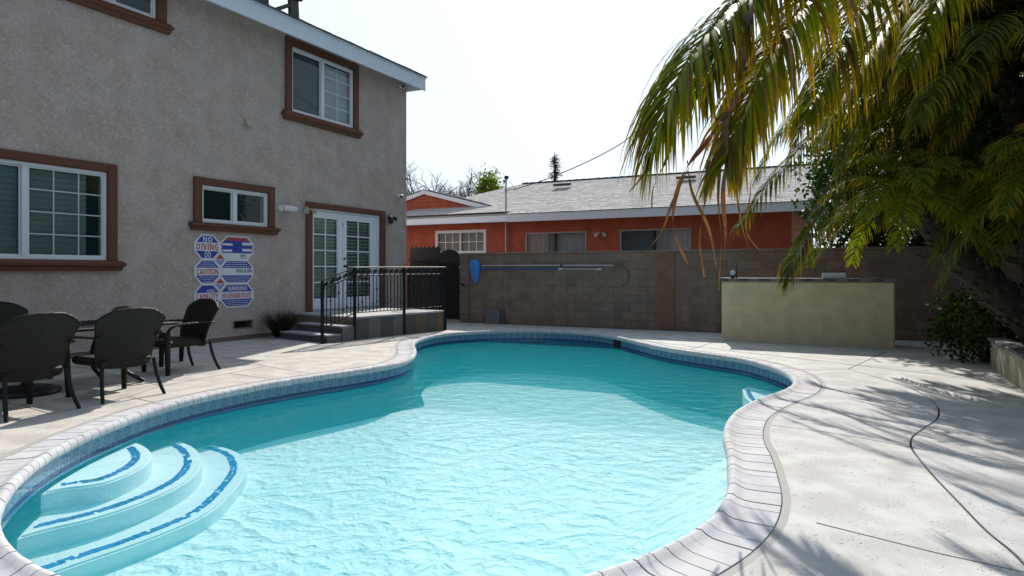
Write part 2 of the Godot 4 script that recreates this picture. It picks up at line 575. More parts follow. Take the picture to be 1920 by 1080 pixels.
func build_pool() -> void:
	var ctrl := v2([-4.51, -2.17, -4.90, -2.47, -5.25, -2.82, -5.55, -3.22, -5.79, -3.64, -6.01, -4.09, -6.15, -4.56, -6.22, -5.05, -6.24, -5.54, -6.20, -6.03, -6.11, -6.52, -6.01, -7.00, -5.94, -7.49, -5.96, -7.98, -6.11, -8.45, -6.34, -8.88, -6.61, -9.29, -6.91, -9.69, -7.21, -10.07, -7.48, -10.49, -7.68, -10.94, -7.82, -11.41, -7.87, -11.90, -7.79, -12.39, -7.57, -12.83, -7.26, -13.21,
		-6.88, -13.52, -6.44, -13.75, -5.96, -13.83, -5.47, -13.79, -5.01, -13.62, -4.60, -13.34, -4.24, -13.01, -3.91, -12.64, -3.59, -12.26, -3.26, -11.89, -2.90, -11.56, -2.50, -11.27, -2.08, -11.02, -1.67, -10.75, -1.34, -10.39, -1.07, -9.97, -0.86, -9.53, -0.73, -9.05, -0.69, -8.56, -0.75, -8.07, -0.88, -7.60, -0.98, -7.12, -1.04, -6.63, -1.03, -6.13, -0.97, -5.64,
		-0.86, -5.16, -0.77, -4.68, -0.70, -4.19, -0.71, -3.70, -0.83, -3.22, -1.04, -2.78, -1.34, -2.38, -1.72, -2.07, -2.16, -1.86, -2.64, -1.74, -3.13, -1.70, -3.62, -1.77, -4.09, -1.93])
	outline = PackedVector2Array(spline(Array(ctrl), 4, true))
	along.append(0.0)
	for i in outline.size():
		along.append(along[i] + outline[i].distance_to(outline[(i + 1) % outline.size()]))
	outward = 1.0
	var area := 0.0
	for i in outline.size():
		area += outline[i].cross(outline[(i + 1) % outline.size()])
	outward = -1.0 if area > 0 else 1.0
	var total := along[along.size() - 1]
	var k := outline.size()
	var pool := structure("pool")
	# basin: walls, cove and floor
	var m := M.new()
	var levels := [[0.03, -0.215], [0.03, -0.42], [0.025, -1.0], [-0.02, -2.0], [-0.07, -3.0], [-0.14, -4.0]]
	var rows := []
	for l in levels:
		var row := []
		for i in k:
			var p: Vector2 = outline[i] + normal_at(i) * l[0]
			var fy := floor_y(p.y)
			var y: float = l[1]
			if y == -1.0: y = fy + 0.14
			elif y == -2.0: y = fy + 0.06
			elif y == -3.0: y = fy + 0.02
			elif y == -4.0: y = fy
			row.append(v3(p, y))
		rows.append(row)
	for l in rows.size() - 1:
		for i in k:
			var j := (i + 1) % k
			var ni := -v3(normal_at(i), 0.0); var nj := -v3(normal_at(j), 0.0)
			var up1: float = [0.0, 0.0, 0.15, 0.6, 1.5, 6.0][l]
			var up2: float = [0.0, 0.0, 0.15, 0.6, 1.5, 6.0][l + 1]
			var na := (ni + Vector3.UP * up2).normalized(); var nb := (nj + Vector3.UP * up2).normalized()
			var nd := (nj + Vector3.UP * up1).normalized(); var ne := (ni + Vector3.UP * up1).normalized()
			if outward < 0: m.squad(rows[l + 1][j], rows[l + 1][i], rows[l][i], rows[l][j], nb, na, ne, nd)
			else: m.squad(rows[l + 1][i], rows[l + 1][j], rows[l][j], rows[l][i], na, nb, nd, ne)
	var fl := ring(-0.14)
	var zz := -14.2
	while zz < -1.4:
		var z1 := zz + 0.2
		for piece in Geometry2D.intersect_polygons(fl, PackedVector2Array([Vector2(-9, zz), Vector2(1, zz), Vector2(1, z1), Vector2(-9, z1)])):
			var ix := Geometry2D.triangulate_polygon(piece)
			for i in range(0, ix.size(), 3):
				var a := v3(piece[ix[i]], floor_y(piece[ix[i]].y)); var b := v3(piece[ix[i + 1]], floor_y(piece[ix[i + 1]].y)); var d := v3(piece[ix[i + 2]], floor_y(piece[ix[i + 2]].y))
				if (b - a).cross(d - a).y < 0:
					var s := b; b = d; d = s
				for q in [a, d, b]:
					m.add(q, Vector3.UP)
		zz = z1
	# a sloped foot of the wall along the near right edge
	for i in k:
		var j := (i + 1) % k
		var ws := []
		for q in [i, j]:
			var p: Vector2 = outline[q]
			ws.append(smoothstep(-1.6, -1.05, p.x) * smoothstep(-6.9, -5.9, p.y) * smoothstep(-2.3, -3.2, p.y))
		if ws[0] <= 0.001 and ws[1] <= 0.001:
			continue
		var rows2 := []
		for l in 5:
			var f := l / 4.0
			var pr := []
			for q in 2:
				var ii := i if q == 0 else j
				var p: Vector2 = outline[ii]
				var base := floor_y(p.y)
				pr.append(v3(p + normal_at(ii) * (0.028 - 0.62 * f * ws[q]), lerpf(lerpf(base, -0.235, ws[q]), base + 0.003, f)))
			rows2.append(pr)
		for l in 4:
			var a: Vector3 = rows2[l + 1][0]; var b: Vector3 = rows2[l + 1][1]; var d: Vector3 = rows2[l][1]; var e: Vector3 = rows2[l][0]
			var nn := (Vector3.UP * 2.0 - v3(normal_at(i), 0.0)).normalized()
			if (b - a).cross(d - a).y > 0: m.squad(a, b, d, e, nn, nn, nn, nn)
			else: m.squad(b, a, e, d, nn, nn, nn, nn)
	part(pool, "basin", m, mt.plaster)
	# steps in the shallow corner, each with a mosaic trim
	var inner := ring(0.02)
	var noses := [
		[[-5.25, -2.3, -5.17, -2.81, -5.06, -2.98, -5.02, -3.12, -5.08, -3.32, -5.21, -3.54, -5.42, -3.73, -5.69, -3.87, -5.96, -3.95, -6.4, -4.0], [-7.2, -3.6, -6.4, -1.6], -0.232],
		[[-4.90, -1.9, -4.83, -2.54, -4.77, -2.75, -4.74, -3.00, -4.77, -3.28, -4.86, -3.58, -5.05, -3.89, -5.34, -4.17, -5.72, -4.40, -6.05, -4.52, -6.6, -4.6], [-7.4, -4.2, -6.4, -1.4], -0.375],
		[[-4.47, -1.6, -4.43, -2.50, -4.40, -2.84, -4.40, -3.15, -4.45, -3.50, -4.64, -3.86, -4.95, -4.29, -5.22, -4.57, -5.60, -4.83, -5.97, -4.95, -6.7, -5.0], [-7.6, -4.6, -6.4, -1.2], -0.515]]
	for e in noses:
		var curve: Array = spline(Array(v2(e[0])), 4)
		var poly := PackedVector2Array(curve)
		poly.append_array(v2(e[1]))
		var y: float = e[2]
		var sm := M.new()
		for piece in Geometry2D.intersect_polygons(poly, inner):
			# rounded nosing: a slightly smaller top sheet and a bevel
			var top := Geometry2D.offset_polygon(piece, -0.02, Geometry2D.JOIN_ROUND)
			sm.prism(piece, floor_y(-3.0) - 0.1, y - 0.012)
			for tp in top:
				sm.prism(tp, y - 0.013, y)
		var sp := part(pool, "pool_step", sm, mt.plaster_step)
		var tm := M.new()
		var dist := 0.0
		for i in curve.size() - 1:
			var a: Vector2 = curve[i]; var b: Vector2 = curve[i + 1]
			var t := (b - a).normalized()
			var nn := Vector2(-t.y, t.x)
			if nn.dot(Vector2(-5.9, -2.6) - a) < 0: nn = -nn
			var q := 0.0
			while q < a.distance_to(b):
				var at := a + t * q
				q += 0.033
				for r in 2:
					var p := at + nn * (0.105 + r * 0.032 + rng.randf_range(-0.006, 0.006))
					if Geometry2D.is_point_in_polygon(p + nn * 0.0, ring(-0.04)) and rng.randf() > 0.1:
						tm.box(v3(p, y + 0.003), Vector3(0.028, 0.006, 0.027), 0.0, Basis(Vector3.UP, -t.angle() + rng.randf_range(-0.25, 0.25)))
		var tr := part(sp, "mosaic_trim", tm, mt.mosaic)
		tr.set_meta("kind", "stuff")
	# a corner bench at the deep end
	var bench := M.new()
	var bp := v2([-1.42, -10.9, -1.50, -10.2, -1.38, -9.6, -1.15, -8.9, -0.95, -8.3, -0.3, -7.9, 0.2, -9.0, -0.6, -11.0])
	for piece in Geometry2D.intersect_polygons(bp, inner):
		bench.prism(piece, -0.85, -0.36)
	var bn := part(pool, "bench", bench, mt.plaster_step)
	var bt := M.new()
	var bc: Array = spline(Array(v2([-1.44, -10.2, -1.31, -9.6, -1.08, -8.9, -0.88, -8.3])), 14)
	for i in bc.size():
		for r in 2:
			bt.box(Vector3(bc[i].x + r * 0.032, -0.357, bc[i].y), Vector3(0.028, 0.006, 0.027), 0.0, Basis(Vector3.UP, rng.randf_range(-0.3, 0.3)))
	part(bn, "mosaic_trim", bt, mt.mosaic).set_meta("kind", "stuff")
	# waterline tiles and the dark trim under them
	var tile_n := int(total / 0.152)
	var tw := total / tile_n
	var band := structure_part(pool, "waterline")
	var backing := M.new()
	var ra := ring(0.042)
	for i in k:
		var j := (i + 1) % k
		wall_quad(backing, ra[i], ra[j], -0.225, -0.03)
	part(pool, "tile_bed", backing, mt.grout)
	var skim := roundi(skimmer_s() / tw)
	for i in tile_n:
		if i == skim or i == skim + 1:
			continue
		var e0 := edge_at(i * tw + 0.002); var e1 := edge_at((i + 1) * tw - 0.002)
		var t0: Vector2 = e0[0] + e0[1] * 0.032; var t1: Vector2 = e1[0] + e1[1] * 0.032
		var tm2 := M.new()
		wall_quad(tm2, t0, t1, -0.186, -0.035)
		var b0: Vector2 = e0[0] + e0[1] * 0.045; var b1: Vector2 = e1[0] + e1[1] * 0.045
		wall_quad(tm2, b0, t0, -0.186, -0.035); wall_quad(tm2, t1, b1, -0.186, -0.035)
		part(band, "tile", tm2, mt["tile_%d" % [0, 0, 1, 2, 0, 1][rng.randi() % 6]])
	var trim := M.new()
	var tn := int(total / 0.05)
	for i in tn:
		var e0 := edge_at(i * total / tn + 0.0015); var e1 := edge_at((i + 1) * total / tn - 0.0015)
		wall_quad(trim, e0[0] + e0[1] * 0.031, e1[0] + e1[1] * 0.031, -0.222, -0.189)
	part(pool, "trim_tiles", trim, mt.tile_trim).set_meta("kind", "stuff")
	# skimmer mouth
	var sk := M.new()
	var s0 := edge_at(skim * tw + 0.004); var s1 := edge_at((skim + 2) * tw - 0.004)
	wall_quad(sk, s0[0] + s0[1] * 0.30, s1[0] + s1[1] * 0.30, -0.26, -0.035)
	wall_quad(sk, s0[0] + s0[1] * 0.04, s0[0] + s0[1] * 0.30, -0.26, -0.035)
	wall_quad(sk, s1[0] + s1[1] * 0.30, s1[0] + s1[1] * 0.04, -0.26, -0.035)
	var face := M.new()
	wall_quad(face, s0[0] + s0[1] * 0.022, s1[0] + s1[1] * 0.022, -0.25, -0.045)
	part(pool, "skimmer_mouth", face, mt.black_plastic)
	# coping bricks with a raised bead on the water side
	var prof := [Vector2(0.05, -0.045), Vector2(0.0, -0.042), Vector2(-0.014, -0.022), Vector2(-0.012, 0.010), Vector2(0.006, 0.032), Vector2(0.034, 0.035), Vector2(0.062, 0.018), Vector2(0.10, 0.005), Vector2(0.16, 0.001), Vector2(0.296, 0.0), Vector2(0.302, -0.006), Vector2(0.302, -0.03)]
	var cn := mini(int(total / 0.107), 298)
	var cw := total / cn
	var cope := structure_part(pool, "coping")
	for i in cn:
		var e0 := edge_at(i * cw + rng.randf_range(0.0028, 0.0048)); var e1 := edge_at((i + 1) * cw - rng.randf_range(0.0028, 0.0048))
		var cm := M.new()
		extrude(cm, prof, e0, e1, rng.randf_range(-0.002, 0.002))
		part(cope, "coping_brick", cm, mt[["coping", "coping", "coping_b", "coping_c"][rng.randi() % 4]])
	var bed := M.new()
	var r0 := ring(0.03); var r1 := ring(0.315); var r2 := ring(0.352)
	for i in k:
		var j := (i + 1) % k
		flat_quad(bed, r0[i], r0[j], r1[j], r1[i], -0.012)
	part(pool, "mortar_bed", bed, mt.grout_dark)
	var gb := M.new()
	for i in k:
		var j := (i + 1) % k
		flat_quad(gb, ring_pt(i, 0.306), ring_pt(j, 0.306), r2[j], r2[i], -0.004)
	part(pool, "expansion_joint", gb, mt.grout)
	# water
	var wp := ring(0.029)
	var wmesh := M.new()
	wmesh.prism(wp, -0.193, -0.193)
	var w := part(self, "water", wmesh, mt.water)
	w.set_meta("kind", "structure")
	var depth := FogVolume.new()
	depth.shape = RenderingServer.FOG_VOLUME_SHAPE_BOX
	depth.size = Vector3(7.8, 0.8, 12.6)
	depth.position = Vector3(-4.28, -0.21 - 0.4, -7.76)
	var fm := FogMaterial.new()
	fm.resource_name = "water_body"
	fm.albedo = lin(0.01, 0.92, 1.0)
	fm.density = 0.16
	depth.material = fm
	put(depth, "water_body")
	depth.set_meta("kind", "stuff")
	env_ref.volumetric_fog_enabled = true
	env_ref.volumetric_fog_density = 0.0

func skimmer_s() -> float:
	var best := 0
	for i in outline.size():
		if outline[i].distance_to(Vector2(-4.42, -13.15)) < outline[best].distance_to(Vector2(-4.42, -13.15)):
			best = i
	return along[best] - 0.15

func ring_pt(i: int, o: float) -> Vector2:
	return outline[i] + normal_at(i) * o

func structure_part(parent: Node, what: String) -> Node3D:
	var o := Node3D.new()
	put(o, what, parent)
	return o

func wall_quad(m: M, a: Vector2, b: Vector2, y0: float, y1: float) -> void:   # faces the water
	if outward > 0: m.quad(v3(a, y0), v3(b, y0), v3(b, y1), v3(a, y1))
	else: m.quad(v3(b, y0), v3(a, y0), v3(a, y1), v3(b, y1))

func flat_quad(m: M, a: Vector2, b: Vector2, d: Vector2, e: Vector2, y: float) -> void:
	var p := [v3(a, y), v3(b, y), v3(d, y), v3(e, y)]
	if (p[1] - p[0]).cross(p[2] - p[0]).y < 0: p.reverse()
	m.quad(p[0], p[1], p[2], p[3])

func extrude(m: M, prof: Array, e0: Array, e1: Array, lift: float) -> void:
	var q := prof.size()
	var nr := []
	for i in q:
		var d: Vector2 = prof[mini(i + 1, q - 1)] - prof[maxi(i - 1, 0)]
		nr.append(Vector2(-d.y, d.x).normalized())
	var f := func(e: Array, p: Vector2) -> Vector3: return v3(e[0] + e[1] * p.x, p.y + lift)
	for i in q - 1:
		var a: Vector3 = f.call(e0, prof[i]); var b: Vector3 = f.call(e1, prof[i]); var d: Vector3 = f.call(e1, prof[i + 1]); var e: Vector3 = f.call(e0, prof[i + 1])
		var n0 := v3(e0[1] * nr[i].x, nr[i].y); var n1 := v3(e1[1] * nr[i].x, nr[i].y); var n2 := v3(e1[1] * nr[i + 1].x, nr[i + 1].y); var n3 := v3(e0[1] * nr[i + 1].x, nr[i + 1].y)
		if (b - a).cross(d - a).dot(n0 + n2) > 0: m.squad(a, b, d, e, n0, n1, n2, n3)
		else: m.squad(b, a, e, d, n1, n0, n3, n2)
	for e in [e0, e1]:
		var c: Vector3 = f.call(e, Vector2(0.05, -0.02))
		for i in q - 1:
			var a: Vector3 = f.call(e, prof[i]); var b: Vector3 = f.call(e, prof[i + 1])
			if e == e0: m.tri(c, a, b)
			else: m.tri(c, b, a)

# ---------------------------------------------------------------- deck and ground
func build_deck() -> void:
	var hole := ring(0.352)
	var earth_hole := ring(0.2)
	var ground := M.new()
	for half in [v2([-150, -6.5, 150, -6.5, 150, 120, -150, 120]), v2([-150, -150, 150, -150, 150, -6.5, -150, -6.5])]:
		for piece in Geometry2D.clip_polygons(half, earth_hole):
			ground.prism(piece, -0.055, -0.055)
	var g := part(self, "ground", ground, mt.earth)
	g.set_meta("kind", "structure")
	var deck := structure("deck")
	var pieces := [v2([-10.88, -15.32, 4.0, -15.32, 4.0, 6.0, -10.88, 6.0])]
	var cuts := [
		[4.2, -5.3, 0.67, -5.93, 0.36, -6.01, -0.12, -6.2, -0.66, -6.3, -3.0, -6.5, -6.4, -6.72, -7.55, -6.95, -8.59, -7.28, -11.0, -7.8],
		[-0.2, -3.96, 0.34, -3.8, 0.66, -3.74, 4.2, -3.1],
		[0.41, -13.0, 0.4, -12.92, -0.13, -10.42, -0.78, -10.05],
		[-0.13, -10.42, 0.25, -9.7, 0.52, -9.07, 0.66, -8.47, 0.70, -7.85, 0.64, -7.28, 0.51, -6.81, 0.39, -6.37, 0.36, -6.01, 0.39, -5.63, 0.44, -5.22, 0.51, -4.76, 0.59, -4.25, 0.68, -3.83, 0.72, -3.0, 0.6, -1.9, -0.4, -0.6, -2.0, 0.2, -5.0, -0.2, -7.0, -2.2, -6.85, -3.67, -7.0, -4.5, -7.3, -5.15, -7.43, -6.21, -7.52, -6.93],
		[-6.05, -6.08, -7.43, -6.21], [-7.3, -5.15, -11.0, -5.9], [-6.0, -4.4, -7.0, -4.55], [-6.85, -3.67, -11.0, -4.2], [-7.0, -2.3, -11.0, -2.7],
		[-5.7, -13.9, -5.6, -15.5], [-7.9, -12.2, -8.6, -12.4], [-2.6, -11.6, -2.43, -13.7], [-8.9, -9.7, -8.6, -9.1, -6.6, -9.0], [-1.0, -2.4, 0.72, -2.6], [-2.6, -1.5, -2.0, 6.2]]
	for c in cuts:
		var path := v2(c)
		if path.size() > 4:
			path = PackedVector2Array(spline(Array(path), 5))
		for strip in Geometry2D.offset_polyline(path, 0.0085, Geometry2D.JOIN_ROUND, Geometry2D.END_BUTT):
			if Geometry2D.is_polygon_clockwise(strip):
				continue
			var next := []
			for p in pieces:
				next.append_array(Geometry2D.clip_polygons(p, strip))
			pieces = next
		if c == cuts[0]:
			var next2 := []
			for p in pieces:
				next2.append_array(Geometry2D.clip_polygons(p, hole))
			pieces = next2
	for p in pieces:
		if Geometry2D.is_polygon_clockwise(p) or p.size() < 3:
			continue
		var m := M.new()
		m.prism(p, -0.05, 0.0)
		var c := Vector2.ZERO
		for q in p: c += q / p.size()
		part(deck, "slab", m, mt.concrete_warm if c.x < -5.5 else [mt.concrete, mt.concrete_cool][rng.randi() % 2])

# ---------------------------------------------------------------- house (own axes: x along the wall towards the block wall, y up, z out into the yard)
func wall_sheet(m: M, u0: float, u1: float, y0: float, y1: float, holes: Array, front: float, back: float) -> void:
	var us := [u0, u1]; var ys := [y0, y1]
	for h in holes:
		us.append_array([h[0], h[1]]); ys.append_array([h[2], h[3]])
	us.sort(); ys.sort()
	for i in us.size() - 1:
		for j in ys.size() - 1:
			if us[i + 1] - us[i] < 1e-5 or ys[j + 1] - ys[j] < 1e-5:
				continue
			var cu: float = (us[i] + us[i + 1]) * 0.5; var cy: float = (ys[j] + ys[j + 1]) * 0.5
			var open := false
			for h in holes:
				if cu > h[0] and cu < h[1] and cy > h[2] and cy < h[3]: open = true
			if open or cu < u0 or cu > u1 or cy < y0 or cy > y1:
				continue
			m.quad(Vector3(us[i], ys[j], front), Vector3(us[i + 1], ys[j], front), Vector3(us[i + 1], ys[j + 1], front), Vector3(us[i], ys[j + 1], front))
			m.quad(Vector3(us[i + 1], ys[j], back), Vector3(us[i], ys[j], back), Vector3(us[i], ys[j + 1], back), Vector3(us[i + 1], ys[j + 1], back))
	for h in holes:
		m.quad(Vector3(h[0], h[2], back), Vector3(h[1], h[2], back), Vector3(h[1], h[2], front), Vector3(h[0], h[2], front))
		m.quad(Vector3(h[0], h[3], front), Vector3(h[1], h[3], front), Vector3(h[1], h[3], back), Vector3(h[0], h[3], back))
		m.quad(Vector3(h[0], h[2], back), Vector3(h[0], h[2], front), Vector3(h[0], h[3], front), Vector3(h[0], h[3], back))
		m.quad(Vector3(h[1], h[2], front), Vector3(h[1], h[2], back), Vector3(h[1], h[3], back), Vector3(h[1], h[3], front))

func bar(m: M, u0: float, u1: float, y0: float, y1: float, z0: float, z1: float, bev := 0.004) -> void:
	m.box(Vector3((u0 + u1) / 2, (y0 + y1) / 2, (z0 + z1) / 2), Vector3(u1 - u0, y1 - y0, z1 - z0), bev)

# a sliding window: trim, moulded sill, vinyl frame, two panes, grids and slats
func window(house: Node3D, u0: float, u1: float, y0: float, y1: float, mid: float, side: float, head: float, sill: float, ears: float, grid_left: bool, grid_right: bool, cols: int, rows_n: int, slats: Array, label := "") -> Node3D:
	var w := Node3D.new()
	put(w, "window", house)
	if label: w.set_meta("label", label)
	var t := M.new()
	bar(t, u0 - side, u0 - 0.004, y0 - 0.005, y1 + head, 0.003, 0.06, 0.012)
	bar(t, u1 + 0.004, u1 + side, y0 - 0.005, y1 + head, 0.003, 0.06, 0.012)
	bar(t, u0 - 0.003, u1 + 0.003, y1 + 0.004, y1 + head - 0.002, 0.003, 0.058, 0.012)
	part(w, "trim", t, mt.trim)
	var s := M.new()
	# sill moulding: a profile swept along the wall with returned ends
	var pr := [Vector2(0.06, sill), Vector2(0.075, sill + 0.03), Vector2(0.075, sill + 0.06), Vector2(0.115, sill + 0.085), Vector2(0.12, sill + 0.125), Vector2(0.095, sill + 0.14), Vector2(0.065, y0 - 0.008)]
	for i in pr.size() - 1:
		var a: Vector2 = pr[i]; var b: Vector2 = pr[i + 1]
		var ea: float = ears * a.x / 0.12; var eb: float = ears * b.x / 0.12
		s.quad(Vector3(u0 - side - ea, a.y, a.x), Vector3(u1 + side + ea, a.y, a.x), Vector3(u1 + side + eb, b.y, b.x), Vector3(u0 - side - eb, b.y, b.x))
		s.quad(Vector3(u1 + side + ea, a.y, a.x), Vector3(u1 + side + ea, a.y, 0.002), Vector3(u1 + side + eb, b.y, 0.002), Vector3(u1 + side + eb, b.y, b.x))
		s.quad(Vector3(u0 - side - ea, a.y, 0.002), Vector3(u0 - side - ea, a.y, a.x), Vector3(u0 - side - eb, b.y, b.x), Vector3(u0 - side - eb, b.y, 0.002))
	s.quad(Vector3(u0 - side - ears * 0.5, sill, 0.002), Vector3(u1 + side + ears * 0.5, sill, 0.002), Vector3(u1 + side + ears * 0.5, sill, 0.06), Vector3(u0 - side - ears * 0.5, sill, 0.06))
	s.quad(Vector3(u0 - side - ears * 0.5, y0 - 0.008, 0.065), Vector3(u1 + side + ears * 0.5, y0 - 0.008, 0.065), Vector3(u1 + side + ears * 0.5, y0 - 0.003, -0.01), Vector3(u0 - side - ears * 0.5, y0 - 0.003, -0.01))
	part(w, "sill", s, mt.trim)
	var f := M.new()
	var fw := 0.05
	bar(f, u0, u0 + fw, y0, y1, -0.06, 0.012)
	bar(f, u1 - fw, u1, y0, y1, -0.06, 0.012)
	bar(f, u0 + fw, u1 - fw, y1 - fw, y1, -0.06, 0.012)
	bar(f, u0 + fw, u1 - fw, y0, y0 + fw, -0.06, 0.012)
	part(w, "frame", f, mt.vinyl)
	var sash := M.new()
	bar(sash, mid - 0.04, mid + 0.04, y0 + fw + 0.001, y1 - fw - 0.001, -0.055, 0.006)
	part(w, "meeting_stile", sash, mt.vinyl)
	for k in 2:
		var a: float = u0 + fw if k == 0 else mid + 0.041
		var b: float = mid - 0.041 if k == 0 else u1 - fw
		var z: float = -0.045 if k == 0 else -0.02
		var r := M.new()
		bar(r, a + 0.001, a + 0.022, y0 + fw + 0.001, y1 - fw - 0.001, z - 0.012, z + 0.012, 0.002)
		bar(r, b - 0.022, b - 0.001, y0 + fw + 0.001, y1 - fw - 0.001, z - 0.012, z + 0.012, 0.002)
		bar(r, a + 0.022, b - 0.022, y1 - fw - 0.025, y1 - fw - 0.001, z - 0.012, z + 0.012, 0.002)
		bar(r, a + 0.022, b - 0.022, y0 + fw + 0.001, y0 + fw + 0.025, z - 0.012, z + 0.012, 0.002)
		part(w, "sash", r, mt.vinyl)
		var g := M.new()
		g.quad(Vector3(a, y0 + fw, z), Vector3(b, y0 + fw, z), Vector3(b, y1 - fw, z), Vector3(a, y1 - fw, z))
		part(w, "pane", g, mt.glass)
		if (k == 0 and grid_left) or (k == 1 and grid_right):
			for c in range(1, cols):
				var gm := M.new()
				var cu := lerpf(a, b, float(c) / cols)
				bar(gm, cu - 0.009, cu + 0.009, y0 + fw + 0.026, y1 - fw - 0.026, z - 0.012, z - 0.004, 0.0)
				part(w, "muntin", gm, mt.vinyl)
			for c in range(1, rows_n):
				var gm2 := M.new()
				var cy := lerpf(y0 + fw, y1 - fw, float(c) / rows_n)
				bar(gm2, a + 0.023, b - 0.023, cy - 0.009, cy + 0.009, z - 0.011, z - 0.005, 0.0)
				part(w, "muntin", gm2, mt.vinyl)
	for sl in slats:   # [from, to, how many, tilt, material]
		for i in sl[2]:
			var y := lerpf(y0 + fw + 0.03, y1 - fw - 0.03, (i + 0.5) / sl[2])
			var sm := M.new()
			var pitch: float = (y1 - y0 - 2 * fw - 0.06) / sl[2]
			sm.box(Vector3((sl[0] + sl[1]) / 2, y, -0.12), Vector3(sl[1] - sl[0], pitch * 1.06, 0.006), 0.0, Basis(Vector3.RIGHT, sl[3] + rng.randf_range(-0.05, 0.05)))
			part(w, "slat", sm, mt[sl[4]])
	return w

func build_house() -> void:
	var house := thing("stucco_house", "two-storey grey-brown stucco house with brown window trims along the patio", "house", Vector3(-10.89, 0, 0), PI / 2)
	var holes := [[4.30, 6.695, 1.535, 2.965], [8.47, 10.045, 2.275, 2.97], [10.70, 12.69, 4.815, 6.22], [5.55, 7.553, 5.735, 6.22], [11.315, 13.707, 0.455, 2.775], [9.21, 9.66, 0.23, 0.375]]
	var m := M.new()
	wall_sheet(m, -5.0, 14.869, 0.095, 6.50, holes, 0.0, -0.2)
	m.quad(Vector3(14.869, 0.095, 0), Vector3(14.869, 0.095, -8.0), Vector3(14.869, 6.5, -8.0), Vector3(14.869, 6.5, 0))
	m.quad(Vector3(14.869, 6.5, 0), Vector3(14.869, 6.5, -8), Vector3(14.869, 8.0, -4.4), Vector3(14.869, 7.9, -4.2))
	m.quad(Vector3(-5, 0.095, -8.0), Vector3(-5, 0.095, 0), Vector3(-5, 6.5, 0), Vector3(-5, 6.5, -8.0))
	m.quad(Vector3(14.869, 0.095, -8), Vector3(-5, 0.095, -8), Vector3(-5, 6.5, -8), Vector3(14.869, 6.5, -8))
	part(house, "wall", m, mt.stucco)
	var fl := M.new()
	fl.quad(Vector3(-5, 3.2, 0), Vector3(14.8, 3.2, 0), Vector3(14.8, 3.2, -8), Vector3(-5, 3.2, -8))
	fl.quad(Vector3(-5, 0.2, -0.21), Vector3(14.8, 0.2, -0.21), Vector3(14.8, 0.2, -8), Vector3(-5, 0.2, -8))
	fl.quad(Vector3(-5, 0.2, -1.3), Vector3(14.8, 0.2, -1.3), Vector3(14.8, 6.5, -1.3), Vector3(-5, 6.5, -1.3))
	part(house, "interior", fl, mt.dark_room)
	var base := M.new()
	bar(base, -5.0, 14.86, -0.04, 0.085, -0.2, -0.012, 0.003)
	part(house, "plinth", base, mt.mortar)
	var weep := M.new()
	bar(weep, -5.0, 14.87, 0.084, 0.098, -0.05, 0.012, 0.003)
	part(house, "weep_screed", weep, mt.galvanised)
	# roof: eave 0.49 m out, fascia board, soffit, shingles
	var fa := M.new()
	bar(fa, -5.4, 15.07, 6.235, 6.555, 0.45, 0.49, 0.004)
	part(house, "fascia", fa, mt.fascia)
	var fa2 := M.new()
	bar(fa2, -5.4, 15.085, 6.556, 6.60, 0.455, 0.51, 0.003)
	part(house, "eave_trim", fa2, mt.fascia)
	var so := M.new()
	so.quad(Vector3(-5.4, 6.50, -0.01), Vector3(15.07, 6.50, -0.01), Vector3(15.07, 6.33, 0.449), Vector3(-5.4, 6.33, 0.449))
	so.quad(Vector3(15.05, 6.27, 0.45), Vector3(15.05, 6.3, -8.4), Vector3(15.05, 8.05, -4.0), Vector3(15.05, 6.56, 0.45))
	so.quad(Vector3(-5.4, 6.33, 0.445), Vector3(-5.4, 6.5, -0.01), Vector3(-5.4, 7.9, -4.0), Vector3(-5.4, 6.58, 0.445))
	part(house, "soffit", so, mt.fascia)
	var sh := M.new()
	var slope := 0.33
	var row := 0
	for i in 30:
		var z0 := 0.55 - i * 0.15
		var y0 := 6.60 + (0.55 - z0) * slope
		var u := -5.4
		while u < 15.1:
			var w := rng.randf_range(0.22, 0.34)
			var k := rng.randf_range(0.7, 1.25)
			sh.tint = Color(0.075 * k, 0.075 * k, 0.08 * k)
			var e := minf(u + w, 15.1)
			var lift := rng.randf_range(0.008, 0.022)
			sh.quad(Vector3(u, y0 + lift, z0), Vector3(e - 0.006, y0 + lift, z0), Vector3(e - 0.006, y0 + 0.16 * slope + 0.004, z0 - 0.16), Vector3(u, y0 + 0.16 * slope + 0.004, z0 - 0.16))
			sh.quad(Vector3(u, y0 - 0.012, z0), Vector3(e - 0.006, y0 - 0.012, z0), Vector3(e - 0.006, y0 + lift, z0), Vector3(u, y0 + lift, z0))
			u = e
		row += 1
	sh.tint = Color(0.075, 0.075, 0.08)
	sh.quad(Vector3(15.1, 6.59, 0.55), Vector3(-5.4, 6.59, 0.55), Vector3(-5.4, 8.07, -4.0), Vector3(15.1, 8.07, -4.0))
	sh.quad(Vector3(15.1, 8.08, -4.0), Vector3(-5.4, 8.08, -4.0), Vector3(-5.4, 6.5, -8.5), Vector3(15.1, 6.5, -8.5))
	part(house, "shingles", sh, mt.shingles).set_meta("kind", "stuff")
	# windows and the french doors
	window(house, 4.30, 6.695, 1.535, 2.965, 5.495, 0.163, 0.143, 1.362, 0.11, false, true, 3, 4, [[4.36, 5.45, 15, 0.35, "slat"], [5.55, 6.44, 15, 0.35, "slat"]], "wide ground floor window behind the patio table")
	window(house, 8.47, 10.045, 2.275, 2.97, 9.235, 0.174, 0.14, 2.12, 0.10, false, false, 1, 1, [], "small dark high window above the pool signs")
	window(house, 10.70, 12.69, 4.815, 6.22, 11.67, 0.178, 0.165, 4.61, 0.10, false, true, 2, 4, [[10.76, 11.62, 9, 0.3, "screen"], [11.73, 12.62, 13, 0.25, "slat_pale"]], "upper floor window under the eave, its left half screened dark")
